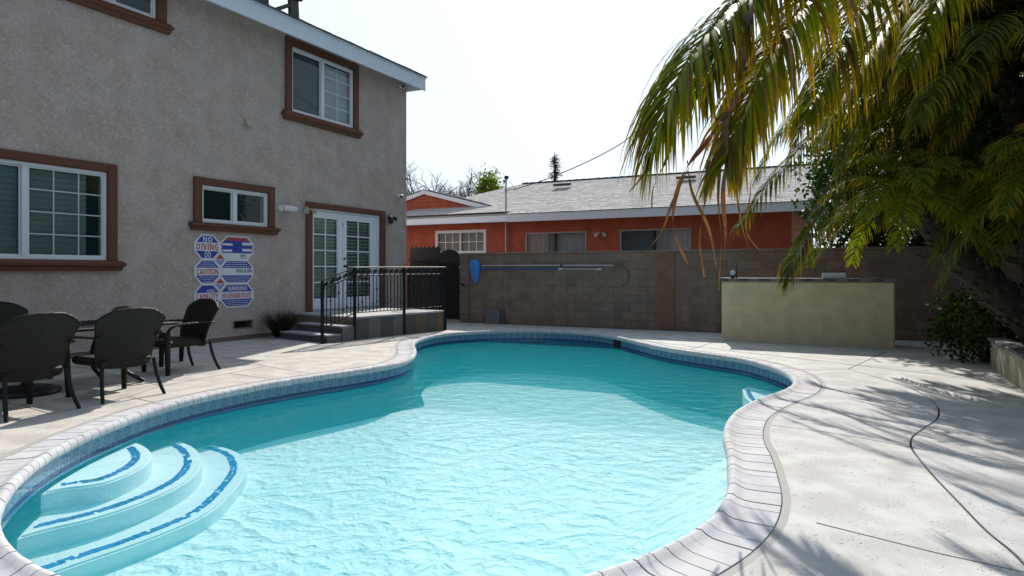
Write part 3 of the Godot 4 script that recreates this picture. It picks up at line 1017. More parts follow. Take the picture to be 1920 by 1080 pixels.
	window(house, 5.55, 7.553, 5.735, 6.22, 6.80, 0.193, 0.155, 5.545, 0.10, false, false, 1, 1, [[6.84, 7.5, 6, 0.1, "screen"]], "upper floor window cut by the top of the photo")
	var d := Node3D.new()
	put(d, "french_doors", house)
	d.set_meta("label", "white french doors with gridded panes and closed shutters")
	var t := M.new()
	bar(t, 11.127, 11.311, 0.40, 2.91, 0.003, 0.055, 0.012)
	bar(t, 13.711, 13.913, 0.40, 2.91, 0.003, 0.055, 0.012)
	bar(t, 11.312, 13.710, 2.779, 2.908, 0.003, 0.053, 0.012)
	part(d, "trim", t, mt.trim)
	var j := M.new()
	bar(j, 11.315, 11.352, 0.47, 2.775, -0.14, -0.004)
	bar(j, 13.67, 13.707, 0.47, 2.775, -0.14, -0.004)
	bar(j, 11.353, 13.669, 2.735, 2.775, -0.14, -0.004)
	part(d, "frame", j, mt.white_paint)
	var th := M.new()
	bar(th, 11.315, 13.707, 0.456, 0.485, -0.16, 0.05)
	part(d, "threshold", th, mt.alu)
	for k in 2:
		var a: float = 11.356 if k == 0 else 12.393
		var b: float = 12.385 if k == 0 else 13.666
		var ga: float = 11.44 if k == 0 else 12.535
		var gb: float = 12.215 if k == 0 else 13.41
		var leaf := M.new()
		bar(leaf, a, ga, 0.49, 2.73, -0.10, -0.045)
		bar(leaf, gb, b, 0.49, 2.73, -0.10, -0.045)
		bar(leaf, ga + 0.001, gb - 0.001, 2.575, 2.73, -0.099, -0.046)
		bar(leaf, ga + 0.001, gb - 0.001, 0.49, 0.74, -0.099, -0.046)
		part(d, "door_leaf", leaf, mt.white_paint)
		var pane := M.new()
		pane.quad(Vector3(ga, 0.74, -0.072), Vector3(gb, 0.74, -0.072), Vector3(gb, 2.575, -0.072), Vector3(ga, 2.575, -0.072))
		part(d, "pane", pane, mt.glass)
		var gm := M.new()
		bar(gm, (ga + gb) / 2 - 0.013, (ga + gb) / 2 + 0.013, 0.741, 2.574, -0.085, -0.056, 0.002)
		part(d, "muntin", gm, mt.white_paint)
		for r in range(1, 5):
			var gm2 := M.new()
			var y := lerpf(0.74, 2.575, r / 5.0)
			bar(gm2, ga + 0.001, gb - 0.001, y - 0.013, y + 0.013, -0.084, -0.057, 0.002)
			part(d, "muntin", gm2, mt.white_paint)
		for i in 22:
			var y := lerpf(0.76, 2.56, (i + 0.5) / 22)
			var sm := M.new()
			sm.box(Vector3((ga + gb) / 2, y, -0.15), Vector3(gb - ga + 0.06, 0.09, 0.008), 0.0, Basis(Vector3.RIGHT, 0.5 if k == 0 else 0.95))
			part(d, "slat", sm, mt.shutter)
	var hd := M.new()
	hd.lathe([Vector2(0, 0), Vector2(0.032, 0), Vector2(0.032, 0.012), Vector2(0.012, 0.016), Vector2(0.012, 0.05), Vector2(0.03, 0.06), Vector2(0.028, 0.085), Vector2(0, 0.09)], Vector3(12.45, 1.48, -0.045), 12, Basis(Vector3.RIGHT, PI / 2))
	part(d, "handle", hd, mt.black_metal)
	var hd2 := M.new()
	hd2.lathe([Vector2(0, 0), Vector2(0.03, 0), Vector2(0.028, 0.02), Vector2(0, 0.024)], Vector3(12.45, 1.66, -0.045), 12, Basis(Vector3.RIGHT, PI / 2))
	part(d, "deadbolt", hd2, mt.black_metal)
	var bolt := M.new()
	bar(bolt, 12.372, 12.40, 2.42, 2.52, -0.045, -0.03)
	part(d, "bolt", bolt, mt.chrome)
	# foundation vent
	var v := Node3D.new()
	put(v, "foundation_vent", house)
	var vf := M.new()
	bar(vf, 9.19, 9.215, 0.215, 0.39, -0.01, 0.006, 0.001); bar(vf, 9.655, 9.68, 0.215, 0.39, -0.01, 0.006, 0.001)
	bar(vf, 9.216, 9.654, 0.215, 0.235, -0.01, 0.006, 0.001); bar(vf, 9.216, 9.654, 0.37, 0.39, -0.01, 0.006, 0.001)
	part(v, "frame", vf, mt.mortar)
	for i in 6:
		var sl := M.new()
		sl.box(Vector3(9.435, 0.25 + i * 0.022, -0.03), Vector3(0.43, 0.02, 0.003), 0.0, Basis(Vector3.RIGHT, 0.9))
		part(v, "slat", sl, mt.gate_black)
	# small vent hood high on the wall
	var vh := M.new()
	vh.quad(Vector3(9.46, 4.27, 0.10), Vector3(9.62, 4.27, 0.10), Vector3(9.60, 4.40, 0.015), Vector3(9.48, 4.40, 0.015))
	vh.quad(Vector3(9.62, 4.27, 0.10), Vector3(9.62, 4.27, 0.0), Vector3(9.60, 4.40, 0.0), Vector3(9.60, 4.40, 0.015))
	vh.quad(Vector3(9.46, 4.27, 0.0), Vector3(9.46, 4.27, 0.10), Vector3(9.48, 4.40, 0.015), Vector3(9.48, 4.40, 0.0))
	vh.quad(Vector3(9.46, 4.27, 0.0), Vector3(9.62, 4.27, 0.0), Vector3(9.62, 4.28, 0.09), Vector3(9.46, 4.28, 0.09))
	part(house, "vent_hood", vh, mt.beige)
	# black solar collector on stands above the eave
	var sol := thing("solar_panel", "black tilted solar collector on triangular stands above the house eave", "solar panel", Vector3(-10.89, 0, 0), PI / 2)
	var pm := M.new()
	pm.box(Vector3(7.9, 7.44, -0.32), Vector3(4.9, 0.07, 1.25), 0.012, Basis(Vector3.BACK, -0.03) * Basis(Vector3.RIGHT, 0.42))
	part(sol, "collector", pm, mt.black_plastic)
	for u in [5.9, 8.0, 10.68]:
		var lg := M.new()
		lg.box(Vector3(u, 6.95, 0.10), Vector3(0.26, 0.58, 0.08), 0.01, Basis(Vector3.BACK, 0.06))
		part(sol, "front_post", lg, mt.black_plastic)
		var bk := M.new()
		bk.tube([Vector3(u, 6.96, -0.62), Vector3(u, 7.62, -0.78)], 0.05, 6)
		part(sol, "rear_post", bk, mt.black_plastic)
		var br := M.new()
		br.tube([Vector3(u - 0.08, 7.06, 0.10), Vector3(u - 0.62, 6.74, 0.12)], 0.045, 6)
		part(sol, "brace", br, mt.black_plastic)
	var beam := M.new()
	beam.box(Vector3(8.3, 7.25, 0.16), Vector3(5.1, 0.10, 0.10), 0.012)
	part(sol, "front_beam", beam, mt.black_plastic)
	var head := M.new()
	head.box(Vector3(8.35, 6.93, 0.02), Vector3(3.3, 0.46, 0.22), 0.03)
	part(sol, "tank", head, mt.black_plastic)

# ---------------------------------------------------------------- entry landing, steps and railing
func build_entry() -> void:
	var land := thing("entry_landing", "slate-faced landing with two steps below the french doors", "landing")
	var top := v2([-8.83, -10.38, -8.49, -13.10, -10.885, -13.36, -10.885, -10.70, -10.30, -10.62])
	var m := M.new()
	m.prism(Geometry2D.offset_polygon(top, -0.02)[0], -0.04, 0.42)
	part(land, "core", m, mt.mortar)
	var tp := M.new()
	tp.prism(top, 0.42, 0.455)
	part(land, "landing_top", tp, mt.tread)
	for s in [[[-8.87, -10.02, -8.832, -10.375, -10.30, -10.615, -10.26, -10.26], 0.30], [[-8.92, -9.66, -8.872, -10.015, -10.26, -10.255, -10.40, -9.92], 0.15]]:
		var st := M.new()
		st.prism(Geometry2D.offset_polygon(v2(s[0]), -0.012)[0], -0.04, s[1] - 0.03)
		part(land, "step", st, mt.slate_a)
		var tr := M.new()
		tr.prism(v2(s[0]), s[1] - 0.03, s[1])
		part(land, "tread", tr, mt.tread)
	# slate tiles on the front
	var a := Vector2(-8.83, -10.38); var b := Vector2(-8.49, -13.10)
	var dir := (b - a).normalized()
	var yaw := -dir.angle()
	var q := 0.0
	var kinds := ["slate_a", "slate_c", "slate_a", "slate_c", "slate_a", "slate_b", "slate_a", "slate_b"]
	var i := 0
	while q < a.distance_to(b) - 0.05:
		var w := minf(0.345, a.distance_to(b) - q)
		var c := a + dir * (q + w / 2)
		var tm := M.new()
		tm.box(Vector3(c.x - 0.006, 0.20, c.y), Vector3(w - 0.006, 0.43 + rng.randf_range(-0.006, 0.0), 0.022 + rng.randf_range(0.0, 0.006)), 0.004, Basis(Vector3.UP, yaw))
		part(land, "tile", tm, mt[kinds[i % 8]])
		q += 0.345
		i += 1
	var front := [Vector2(-8.875, -10.02), Vector2(-8.925, -9.66)]
	for k in 2:
		var hgt: float = [0.27, 0.12][k]
		var tm := M.new()
		var e: Vector2 = front[k]
		tm.box(Vector3(e.x + 0.018 + 0.02, hgt / 2 - 0.02, e.y - 0.17), Vector3(0.34, hgt + 0.03, 0.02), 0.004, Basis(Vector3.UP, yaw))
		part(land, "tile", tm, mt.slate_c)
	# wrought-iron railing
	var rail := thing("iron_railing", "black wrought-iron railing with scroll band around the landing and steps", "railing")
	var path := [Vector3(-8.93, 0, -9.56), Vector3(-8.82, 0, -10.34), Vector3(-8.65, 0, -11.73), Vector3(-8.47, 0, -13.06), Vector3(-9.6, 0, -13.22)]
	var tops := [1.175, 1.435, 1.445, 1.455, 1.455]
	var lows := [0.27, 0.54, 0.545, 0.55, 0.55]
	for k in 5:
		var pm := M.new()
		var y0 := 0.0 if k < 3 else 0.0
		if k == 4: y0 = 0.455
		pm.box(path[k] + Vector3(0, (tops[k] + y0) / 2 - 0.01, 0), Vector3(0.05, tops[k] - y0, 0.05), 0.004, Basis(Vector3.UP, yaw))
		part(rail, "post", pm, mt.black_metal)
	for k in 4:
		var p0: Vector3 = path[k]; var p1: Vector3 = path[k + 1]
		var t0: float = tops[k]; var t1: float = tops[k + 1]
		var l0: float = lows[k]; var l1: float = lows[k + 1]
		var len := p0.distance_to(p1)
		var up := Vector3.UP
		var rm := M.new()
		rm.tube([p0 + up * t0, p1 + up * t1], 0.022, 8, 0.6)
		part(rail, "top_rail", rm, mt.black_metal)
		var r2 := M.new()
		r2.tube([p0 + up * (t0 - 0.155), p1 + up * (t1 - 0.155)], 0.011, 6)
		part(rail, "middle_rail", r2, mt.black_metal)
		var r3 := M.new()
		r3.tube([p0 + up * l0, p1 + up * l1], 0.012, 6)
		part(rail, "bottom_rail", r3, mt.black_metal)
		var nb := int(len / 0.095)
		for s in range(1, nb):
			var f := float(s) / nb
			var p := p0.lerp(p1, f)
			var bm := M.new()
			var yt := lerpf(t0, t1, f) - 0.155
			var yl := lerpf(l0, l1, f)
			bm.tube([p + up * yl, p + up * yt], 0.0105, 5, 1.0, false)
			var ks := [0.72] if s % 4 == 0 else ([0.28, 0.62] if s % 4 == 2 else ([0.22] if s % 4 == 1 else [0.8]))
			for kf in ks:
				var ky := lerpf(yl, yt, kf)
				bm.lathe([Vector2(0.006, -0.028), Vector2(0.019, -0.01), Vector2(0.019, 0.01), Vector2(0.006, 0.028)], p + up * ky, 8)
			part(rail, "baluster", bm, mt.black_metal)
		# scroll band: pairs of C-scrolls
		var ns := int(len / 0.155)
		for s in ns:
			var sc := M.new()
			var f0 := (s + 0.5) / ns
			var c := p0.lerp(p1, f0) + up * (lerpf(t0, t1, f0) - 0.082)
			var ax := (p1 - p0 + up * (t1 - t0)).normalized()
			for sgn in [1.0, -1.0]:
				var pts := []
				for g in 15:
					var an: float = g / 14.0 * TAU * 1.35
					var rad := lerpf(0.05, 0.012, g / 14.0)
					pts.append(c + ax * (sgn * (0.032 + cos(an) * rad * -0.7)) + up * (sgn * sin(an) * rad))
				sc.tube(pts, 0.0105, 5)
			part(rail, "scroll", sc, mt.black_metal)

# ---------------------------------------------------------------- block wall, fence and gate
func build_block_wall() -> void:
	var wall := thing("block_wall", "grey-brown concrete block wall at the far end of the pool", "wall")
	var core := M.new()
	bar(core, -9.49, 4.2, -0.05, 1.795, -15.55, -15.406, 0.0)
	part(wall, "mortar", core, mt.mortar)
	var full := M.new()
	full.box(Vector3.ZERO, Vector3(0.392, 0.193, 0.03), 0.005)
	var half := M.new()
	half.box(Vector3.ZERO, Vector3(0.192, 0.193, 0.03), 0.005)
	var fm := full.mesh(); var hm := half.mesh()
	for r in 9:
		var x := -9.2 + (0.0 if r % 2 == 0 else -0.2)
		while x < 4.0:
			var cx := x + 0.2
			var y := 0.1 + r * 0.2
			var z := -15.413 + rng.randf_range(0.0, 0.004)
			var mat: Material = mt[["block", "block", "block_b", "block_c"][rng.randi() % 4]]
			if cx < -9.2 + 0.05:
				part(wall, "block", hm, mat, Vector3(-9.1, y, z))
			elif cx > -4.33 and cx < -3.55:
				if cx < -3.94 and x + 0.2 <= -4.17:
					part(wall, "block", hm, mat, Vector3(x + 0.1, y, z))
				elif x + 0.2 >= -3.73:
					part(wall, "block", hm, mat, Vector3(x + 0.3, y, z))
			else:
				part(wall, "block", fm, mat, Vector3(cx, y, z))
			x += 0.4
	for r in 9:
		var pm := M.new()
		pm.box(Vector3(-3.94, 0.1 + r * 0.2, -15.40), Vector3(0.40, 0.19, 0.05), 0.005)
		part(wall, "pilaster_block", pm, mt.block_red)
	var pj := M.new()
	bar(pj, -4.13, -3.75, 0.0, 1.795, -15.43, -15.381, 0.0)
	part(wall, "pilaster_joint", pj, mt.mortar)
	for r in 9:
		var pm := M.new()
		pm.box(Vector3(-9.36, 0.1 + r * 0.2, -15.395), Vector3(0.29, 0.193, 0.06), 0.006)
		part(wall, "pier_block", pm, mt.block_b)
	for i in 34:
		var cm := M.new()
		cm.box(Vector3(-9.3 + i * 0.4, 1.823, -15.47), Vector3(0.392, 0.052, 0.19), 0.006)
		part(wall, "cap_block", cm, mt[["block_b", "block"][i % 2]])
	# dark plank fence beside the house
	var fence := thing("plank_fence", "dark dog-eared plank fence with iron bars between house corner and gate", "fence")
	for i in 7:
		var x := -11.25 + i * 0.145
		var fp := M.new()
		fp.plate(PackedVector2Array([Vector2(x, 0.02), Vector2(x + 0.138, 0.02), Vector2(x + 0.138, 2.01 + 0.0), Vector2(x + 0.105, 2.055), Vector2(x + 0.033, 2.055), Vector2(x, 2.01)]), -15.56, -15.54)
		part(fence, "plank", fp, mt.fence_wood)
	var fr := M.new()
	bar(fr, -11.3, -10.26, 1.66, 1.70, -15.53, -15.49, 0.003)
	part(fence, "rail", fr, mt.gate_black)
	var fr2 := M.new()
	bar(fr2, -11.3, -10.26, 0.14, 0.18, -15.53, -15.49, 0.003)
	part(fence, "rail", fr2, mt.gate_black)
	for i in 9:
		var bm := M.new()
		bm.box(Vector3(-11.22 + i * 0.11, 0.92, -15.51), Vector3(0.018, 1.48, 0.018), 0.0)
		part(fence, "iron_bar", bm, mt.gate_black)
	var gate := thing("iron_gate", "black arched iron gate between plank fence and block wall", "gate")
	var arch := PackedVector2Array([Vector2(-10.24, 1.62), Vector2(-9.54, 1.62)])
	for i in 13:
		var a := PI * i / 12.0
		arch.append(Vector2(-9.89 + cos(a) * 0.35, 1.74 + sin(a) * 0.22))
	var gm := M.new()
	gm.plate(arch, -15.47, -15.455)
	part(gate, "arched_panel", gm, mt.fence_wood)
	var gf := M.new()
	bar(gf, -10.25, -10.21, 0.05, 1.74, -15.48, -15.44, 0.003)
	bar(gf, -9.57, -9.53, 0.05, 1.74, -15.48, -15.44, 0.003)
	bar(gf, -10.209, -9.571, 1.585, 1.62, -15.48, -15.44, 0.003)
	bar(gf, -10.209, -9.571, 0.06, 0.10, -15.48, -15.44, 0.003)
	part(gate, "frame", gf, mt.gate_black)
	var bp := M.new()
	bar(bp, -10.209, -9.571, 0.101, 1.584, -15.478, -15.472, 0.0)
	part(gate, "back_sheet", bp, mt.gate_black)
	for i in 8:
		var bm := M.new()
		bm.box(Vector3(-10.13 + i * 0.071, 0.842, -15.458), Vector3(0.016, 1.48, 0.016), 0.0)
		part(gate, "iron_bar", bm, mt.gate_black)
	var lt := M.new()
	lt.tube([Vector3(-9.56, 1.04, -15.43), Vector3(-9.45, 1.03, -15.36), Vector3(-9.34, 0.97, -15.33)], 0.02, 8)
	part(gate, "latch_handle", lt, mt.black_metal)
	var kn := M.new()
	kn.lathe([Vector2(0, 0), Vector2(0.03, 0), Vector2(0.03, 0.03), Vector2(0, 0.04)], Vector3(-9.53, 1.47, -15.43), 10, Basis(Vector3.RIGHT, PI / 2))
	part(gate, "lock", kn, mt.chrome)

# ---------------------------------------------------------------- neighbour's house
func shingle_roof(m: M, eave_a: Vector3, eave_b: Vector3, top_a: Vector3, top_b: Vector3, rows: int, width: float, base: Color) -> void:
	var nn := (eave_b - eave_a).cross(top_a - eave_a).normalized()
	for r in rows:
		var f0 := float(r) / rows; var f1 := (r + 1.15) / rows
		var a0 := eave_a.lerp(top_a, f0); var b0 := eave_b.lerp(top_b, f0)
		var a1 := eave_a.lerp(top_a, minf(f1, 1.0)); var b1 := eave_b.lerp(top_b, minf(f1, 1.0))
		var len := a0.distance_to(b0)
		var q := -rng.randf() * width
		while q < len:
			var w := width * rng.randf_range(0.7, 1.25)
			var s := clampf(q, 0, len) / maxf(len, 0.01); var e := clampf(q + w - 0.012, 0, len) / maxf(len, 0.01)
			q += w
			if e <= s: continue
			var k := rng.randf_range(0.88, 1.05)
			m.tint = Color(base.r * k, base.g * k, base.b * k)
			var lift := nn * rng.randf_range(0.010, 0.018)
			m.quad(a0.lerp(b0, s) + lift, a0.lerp(b0, e) + lift, a1.lerp(b1, e) + nn * 0.004, a1.lerp(b1, s) + nn * 0.004)
			m.quad(a0.lerp(b0, s), a0.lerp(b0, e), a0.lerp(b0, e) + lift, a0.lerp(b0, s) + lift)
	m.tint = base * 0.6
	m.quad(eave_a, eave_b, top_b, top_a)

func build_neighbour() -> void:
	var house := thing("orange_house", "single-storey orange house with grey shingle roof behind the block wall", "house", Vector3(0, 0, -19.5))
	var holes := [[-13.014, -11.039, 1.98, 2.74], [-9.555, -7.483, 1.35, 2.595], [-6.387, -4.287, 1.35, 2.60]]
	var m := M.new()
	wall_sheet(m, -15.5, -1.6, -0.05, 3.05, holes, 0.0, -0.15)
	m.quad(Vector3(-1.6, -0.05, 0), Vector3(-1.6, -0.05, -9), Vector3(-1.6, 3.05, -9), Vector3(-1.6, 3.05, 0))
	m.quad(Vector3(-15.5, -0.05, -9), Vector3(-15.5, -0.05, 0), Vector3(-15.5, 3.05, 0), Vector3(-15.5, 3.05, -9))
	m.quad(Vector3(-1.6, -0.05, -9), Vector3(-15.5, -0.05, -9), Vector3(-15.5, 3.05, -9), Vector3(-1.6, 3.05, -9))
	part(house, "wall", m, mt.orange_wall)
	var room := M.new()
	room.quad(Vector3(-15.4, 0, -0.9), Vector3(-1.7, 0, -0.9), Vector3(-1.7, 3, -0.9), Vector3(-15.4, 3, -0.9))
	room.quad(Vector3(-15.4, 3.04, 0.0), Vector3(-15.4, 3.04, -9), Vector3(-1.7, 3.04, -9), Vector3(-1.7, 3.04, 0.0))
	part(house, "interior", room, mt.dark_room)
	# fascias and roof (own z: wall at 0)
	var fa := M.new()
	bar(fa, -9.97, -1.1, 2.935, 3.185, 0.46, 0.5, 0.004)
	part(house, "fascia", fa, mt.white_paint)
	var fb := M.new()
	bar(fb, -16.0, -9.99, 2.97, 3.19, 0.22, 0.26, 0.004)
	part(house, "fascia", fb, mt.white_paint)
	var so := M.new()
	so.quad(Vector3(-16, 3.04, -0.02), Vector3(-1.1, 3.04, -0.02), Vector3(-1.1, 2.96, 0.46), Vector3(-16, 2.96, 0.46))
	part(house, "soffit", so, mt.white_paint)
	var sh := M.new()
	var grey := Color(0.46, 0.445, 0.44)
	shingle_roof(sh, Vector3(-9.98, 3.19, 0.53), Vector3(-1.05, 3.19, 0.53), Vector3(-9.98, 3.30, 0.20), Vector3(-1.05, 3.30, 0.20), 2, 0.3, grey)
	shingle_roof(sh, Vector3(-15.2, 3.30, 0.20), Vector3(-1.05, 3.30, 0.20), Vector3(-11.9, 4.85, -4.5), Vector3(-1.05, 4.85, -4.5), 34, 0.3, grey)
	shingle_roof(sh, Vector3(-16.0, 3.195, 0.28), Vector3(-9.9, 3.195, 0.28), Vector3(-16.0, 3.60, -0.85), Vector3(-10.9, 3.60, -0.85), 8, 0.3, grey)
	shingle_roof(sh, Vector3(-11.15, 3.60, -0.70), Vector3(-11.15, 3.60, -5.0), Vector3(-14.03, 4.33, -0.70), Vector3(-14.03, 4.33, -5.0), 18, 0.3, grey)
	shingle_roof(sh, Vector3(-16.9, 3.60, -5.0), Vector3(-16.9, 3.60, -0.70), Vector3(-14.03, 4.33, -5.0), Vector3(-14.03, 4.33, -0.70), 18, 0.3, grey)
	sh.tint = grey * 0.7
	sh.quad(Vector3(-1.05, 4.85, -4.5), Vector3(-11.9, 4.85, -4.5), Vector3(-15.2, 3.1, -9.6), Vector3(-1.05, 3.1, -9.6))
	sh.quad(Vector3(-11.9, 4.85, -4.5), Vector3(-15.2, 3.30, 0.20), Vector3(-15.2, 3.1, -9.6), Vector3(-15.2, 3.1, -9.6))
	sh.quad(Vector3(-1.05, 3.2, 0.5), Vector3(-1.05, 3.1, -9.6), Vector3(-1.05, 4.85, -4.5), Vector3(-1.05, 4.85, -4.5))
	part(house, "shingles", sh, mt.shingles).set_meta("kind", "stuff")
	var cap := M.new()
	for i in 36:
		cap.box(Vector3(-11.75 + i * 0.3, 4.865, -4.5), Vector3(0.29, 0.02, 0.26), 0.004, Basis(Vector3.BACK, 0.04))
	part(house, "ridge_caps", cap, mt.shingle_dark).set_meta("kind", "stuff")
	# gable with lap boards and white rake boards
	for i in 5:
		var y0 := 3.60 + i * 0.135
		var y1 := minf(y0 + 0.13, 4.235)
		var x0 := -14.03 - (4.26 - y0) / 0.262; var x1 := -14.03 + (4.26 - y0) / 0.262
		var t0 := -14.03 - (4.26 - y1) / 0.262; var t1 := -14.03 + (4.26 - y1) / 0.262
		var lb := M.new()
		lb.quad(Vector3(x0, y0, -0.81), Vector3(x1, y0, -0.81), Vector3(t1, y1, -0.825), Vector3(t0, y1, -0.825))
		lb.quad(Vector3(x0, y0, -0.83), Vector3(x1, y0, -0.83), Vector3(x1, y0, -0.81), Vector3(x0, y0, -0.81))
		part(house, "lap_board", lb, mt.orange_wall)
	for s in [-1, 1]:
		var rk := M.new()
		var rb := PackedVector2Array([Vector2(-14.03, 4.31), Vector2(-14.03, 4.17), Vector2(-14.03 + s * 2.75, 3.45), Vector2(-14.03 + s * 2.88, 3.57)])
		rk.plate(rb, -0.74, -0.71)
		part(house, "rake_board", rk, mt.white_paint)
	# windows
	var cfg := [[-13.014, -11.039, 1.98, 2.74, "vinyl", 3, ["drape", "drape"], "white-framed gridded window of the orange house"], [-9.555, -7.483, 1.35, 2.595, "alu", 0, ["drape", "drape_pale"], "aluminium window of the orange house, nearer the service mast"], [-6.387, -4.287, 1.35, 2.60, "alu", 0, ["screen", "drape_pale"], "aluminium window of the orange house behind the hanging frond tips"]]
	for c in cfg:
		var w := Node3D.new()
		put(w, "window", house)
		w.set_meta("label", c[7])
		var fm := M.new()
		var t := 0.075 if c[5] else 0.035
		var z1 := 0.03 if c[5] else 0.008
		bar(fm, c[0] - t * 0.3, c[0] + t, c[2] - t * 0.3, c[3] + t * 0.3, -0.08, z1)
		bar(fm, c[1] - t, c[1] + t * 0.3, c[2] - t * 0.3, c[3] + t * 0.3, -0.08, z1)
		bar(fm, c[0] + t, c[1] - t, c[3] - t, c[3] + t * 0.3, -0.08, z1 - 0.002)
		bar(fm, c[0] + t, c[1] - t, c[2] - t * 0.3, c[2] + t, -0.08, z1 - 0.002)
		part(w, "frame", fm, mt[c[4]])
		var mid: float = (c[0] + c[1]) / 2
		var st := M.new()
		bar(st, mid - 0.03, mid + 0.03, c[2] + t, c[3] - t, -0.07, z1 - 0.004)
		part(w, "meeting_stile", st, mt.vinyl if c[5] else mt.gate_black)
		for k in 2:
			var a: float = c[0] + t if k == 0 else mid + 0.03
			var b: float = mid - 0.03 if k == 0 else c[1] - t
			var pn := M.new()
			pn.quad(Vector3(a, c[2] + t, -0.04), Vector3(b, c[2] + t, -0.04), Vector3(b, c[3] - t, -0.04), Vector3(a, c[3] - t, -0.04))
			part(w, "pane", pn, mt.glass)
			var dr := M.new()
			var steps := 24
			for i in steps:
				var xa := lerpf(a - 0.02, b + 0.02, float(i) / steps); var xb := lerpf(a - 0.02, b + 0.02, (i + 1.0) / steps)
				var za := -0.12 + 0.012 * sin(i * 1.9); var zb := -0.12 + 0.012 * sin((i + 1) * 1.9)
				dr.quad(Vector3(xa, c[2], za), Vector3(xb, c[2], zb), Vector3(xb, c[3], zb), Vector3(xa, c[3], za))
			part(w, "curtain", dr, mt[c[6][k]])
			if c[5]:
				for i in range(1, 3):
					var g := M.new()
					var x := lerpf(a, b, i / 3.0)
					bar(g, x - 0.012, x + 0.012, c[2] + t, c[3] - t, -0.035, -0.02, 0.0)
					part(w, "muntin", g, mt.vinyl)
				var g2 := M.new()
				bar(g2, a, b, 2.36 - 0.012, 2.36 + 0.012, -0.034, -0.021, 0.0)
				part(w, "muntin", g2, mt.vinyl)
	# vents on the roof and the service mast
	for c in [[-9.6, 4.50, -3.1], [-5.12, 4.48, -3.1]]:
		var vm := M.new()
		vm.box(Vector3(c[0], c[1] + 0.03, c[2]), Vector3(0.62, 0.09, 0.3), 0.02, Basis(Vector3.RIGHT, 0.2))
		part(house, "roof_vent", vm, mt.shingle_dark)
	var ms := Node3D.new()
	put(ms, "service_mast", house)
	var pipe := M.new()
	pipe.tube([Vector3(-10.21, 1.9, 0.14), Vector3(-10.21, 4.38, 0.14)], 0.032, 8)
	part(ms, "pipe", pipe, mt.galvanised)
	var whd := M.new()
	whd.lathe([Vector2(0.03, -0.02), Vector2(0.075, 0.0), Vector2(0.08, 0.05), Vector2(0.05, 0.10), Vector2(0, 0.12)], Vector3(-10.19, 4.38, 0.14), 10)
	whd.box(Vector3(-10.27, 4.30, 0.14), Vector3(0.08, 0.09, 0.07), 0.02)
	part(ms, "weatherhead", whd, mt.black_plastic)
	var cl := M.new()
	cl.lathe([Vector2(0.03, 0), Vector2(0.055, 0), Vector2(0.055, 0.04), Vector2(0.03, 0.04)], Vector3(-10.21, 3.98, 0.14), 8)
	cl.tube([Vector3(-10.21, 3.99, 0.14), Vector3(-9.95, 4.02, 0.2)], 0.02, 6)
	part(ms, "bracket", cl, mt.galvanised)
	var lp := M.new()
	lp.tube(spline([Vector3(-10.2, 4.36, 0.2), Vector3(-10.0, 4.22, 0.22), Vector3(-9.86, 4.05, 0.22), Vector3(-9.90, 3.99, 0.2)], 5), 0.008, 5)
	lp.tube(spline([Vector3(-10.15, 4.4, 0.16), Vector3(-9.7, 4.26, 0.2), Vector3(-9.42, 4.22, 0.1)], 5), 0.006, 5)
	part(ms, "drip_loop", lp, mt.black_plastic)
	var lamp := thing("floodlight", "unlit twin-head floodlight under the eave of the orange house", "floodlight", Vector3(-6.98, 2.53, -19.5))
	twin_head(lamp, "hook_brown", "white_plastic")
	var wire := M.new()
	wire.tube(spline([Vector3(-9.92, 3.99, -19.3), Vector3(-8.4, 4.42, -19.5), Vector3(-6.6, 5.20, -19.8), Vector3(-5.15, 6.2, -20.0), Vector3(2.0, 10.8, -21.0), Vector3(22.0, 24.0, -23.8)], 8), 0.016, 5)
	var wr := part(self, "overhead_cable", wire, mt.black_plastic)
	tag(wr, "thin black service cable rising from the mast towards the palms", "cable")

func twin_head(o: Node3D, body: String, head: String) -> void:
	var b := M.new()
	b.lathe([Vector2(0, 0), Vector2(0.055, 0), Vector2(0.055, 0.03), Vector2(0, 0.035)], Vector3.ZERO, 12, Basis(Vector3.RIGHT, PI / 2))
	part(o, "base_plate", b, mt[body])
	for s in [-1, 1]:
		var h := M.new()
		var bs := Basis(Vector3.UP, s * 0.7) * Basis(Vector3.RIGHT, PI / 2 + 0.5)
		h.lathe([Vector2(0.012, -0.06), Vector2(0.02, -0.02), Vector2(0.035, 0.0), Vector2(0.055, 0.07), Vector2(0.06, 0.10), Vector2(0.052, 0.098), Vector2(0, 0.085)], Vector3(s * 0.09, -0.02, 0.09), 12, bs)
		h.tube([Vector3(s * 0.02, 0, 0.03), Vector3(s * 0.06, 0.0, 0.06), Vector3(s * 0.085, 0.0, 0.05)], 0.012, 6)
		part(o, "lamp_head", h, mt[head])

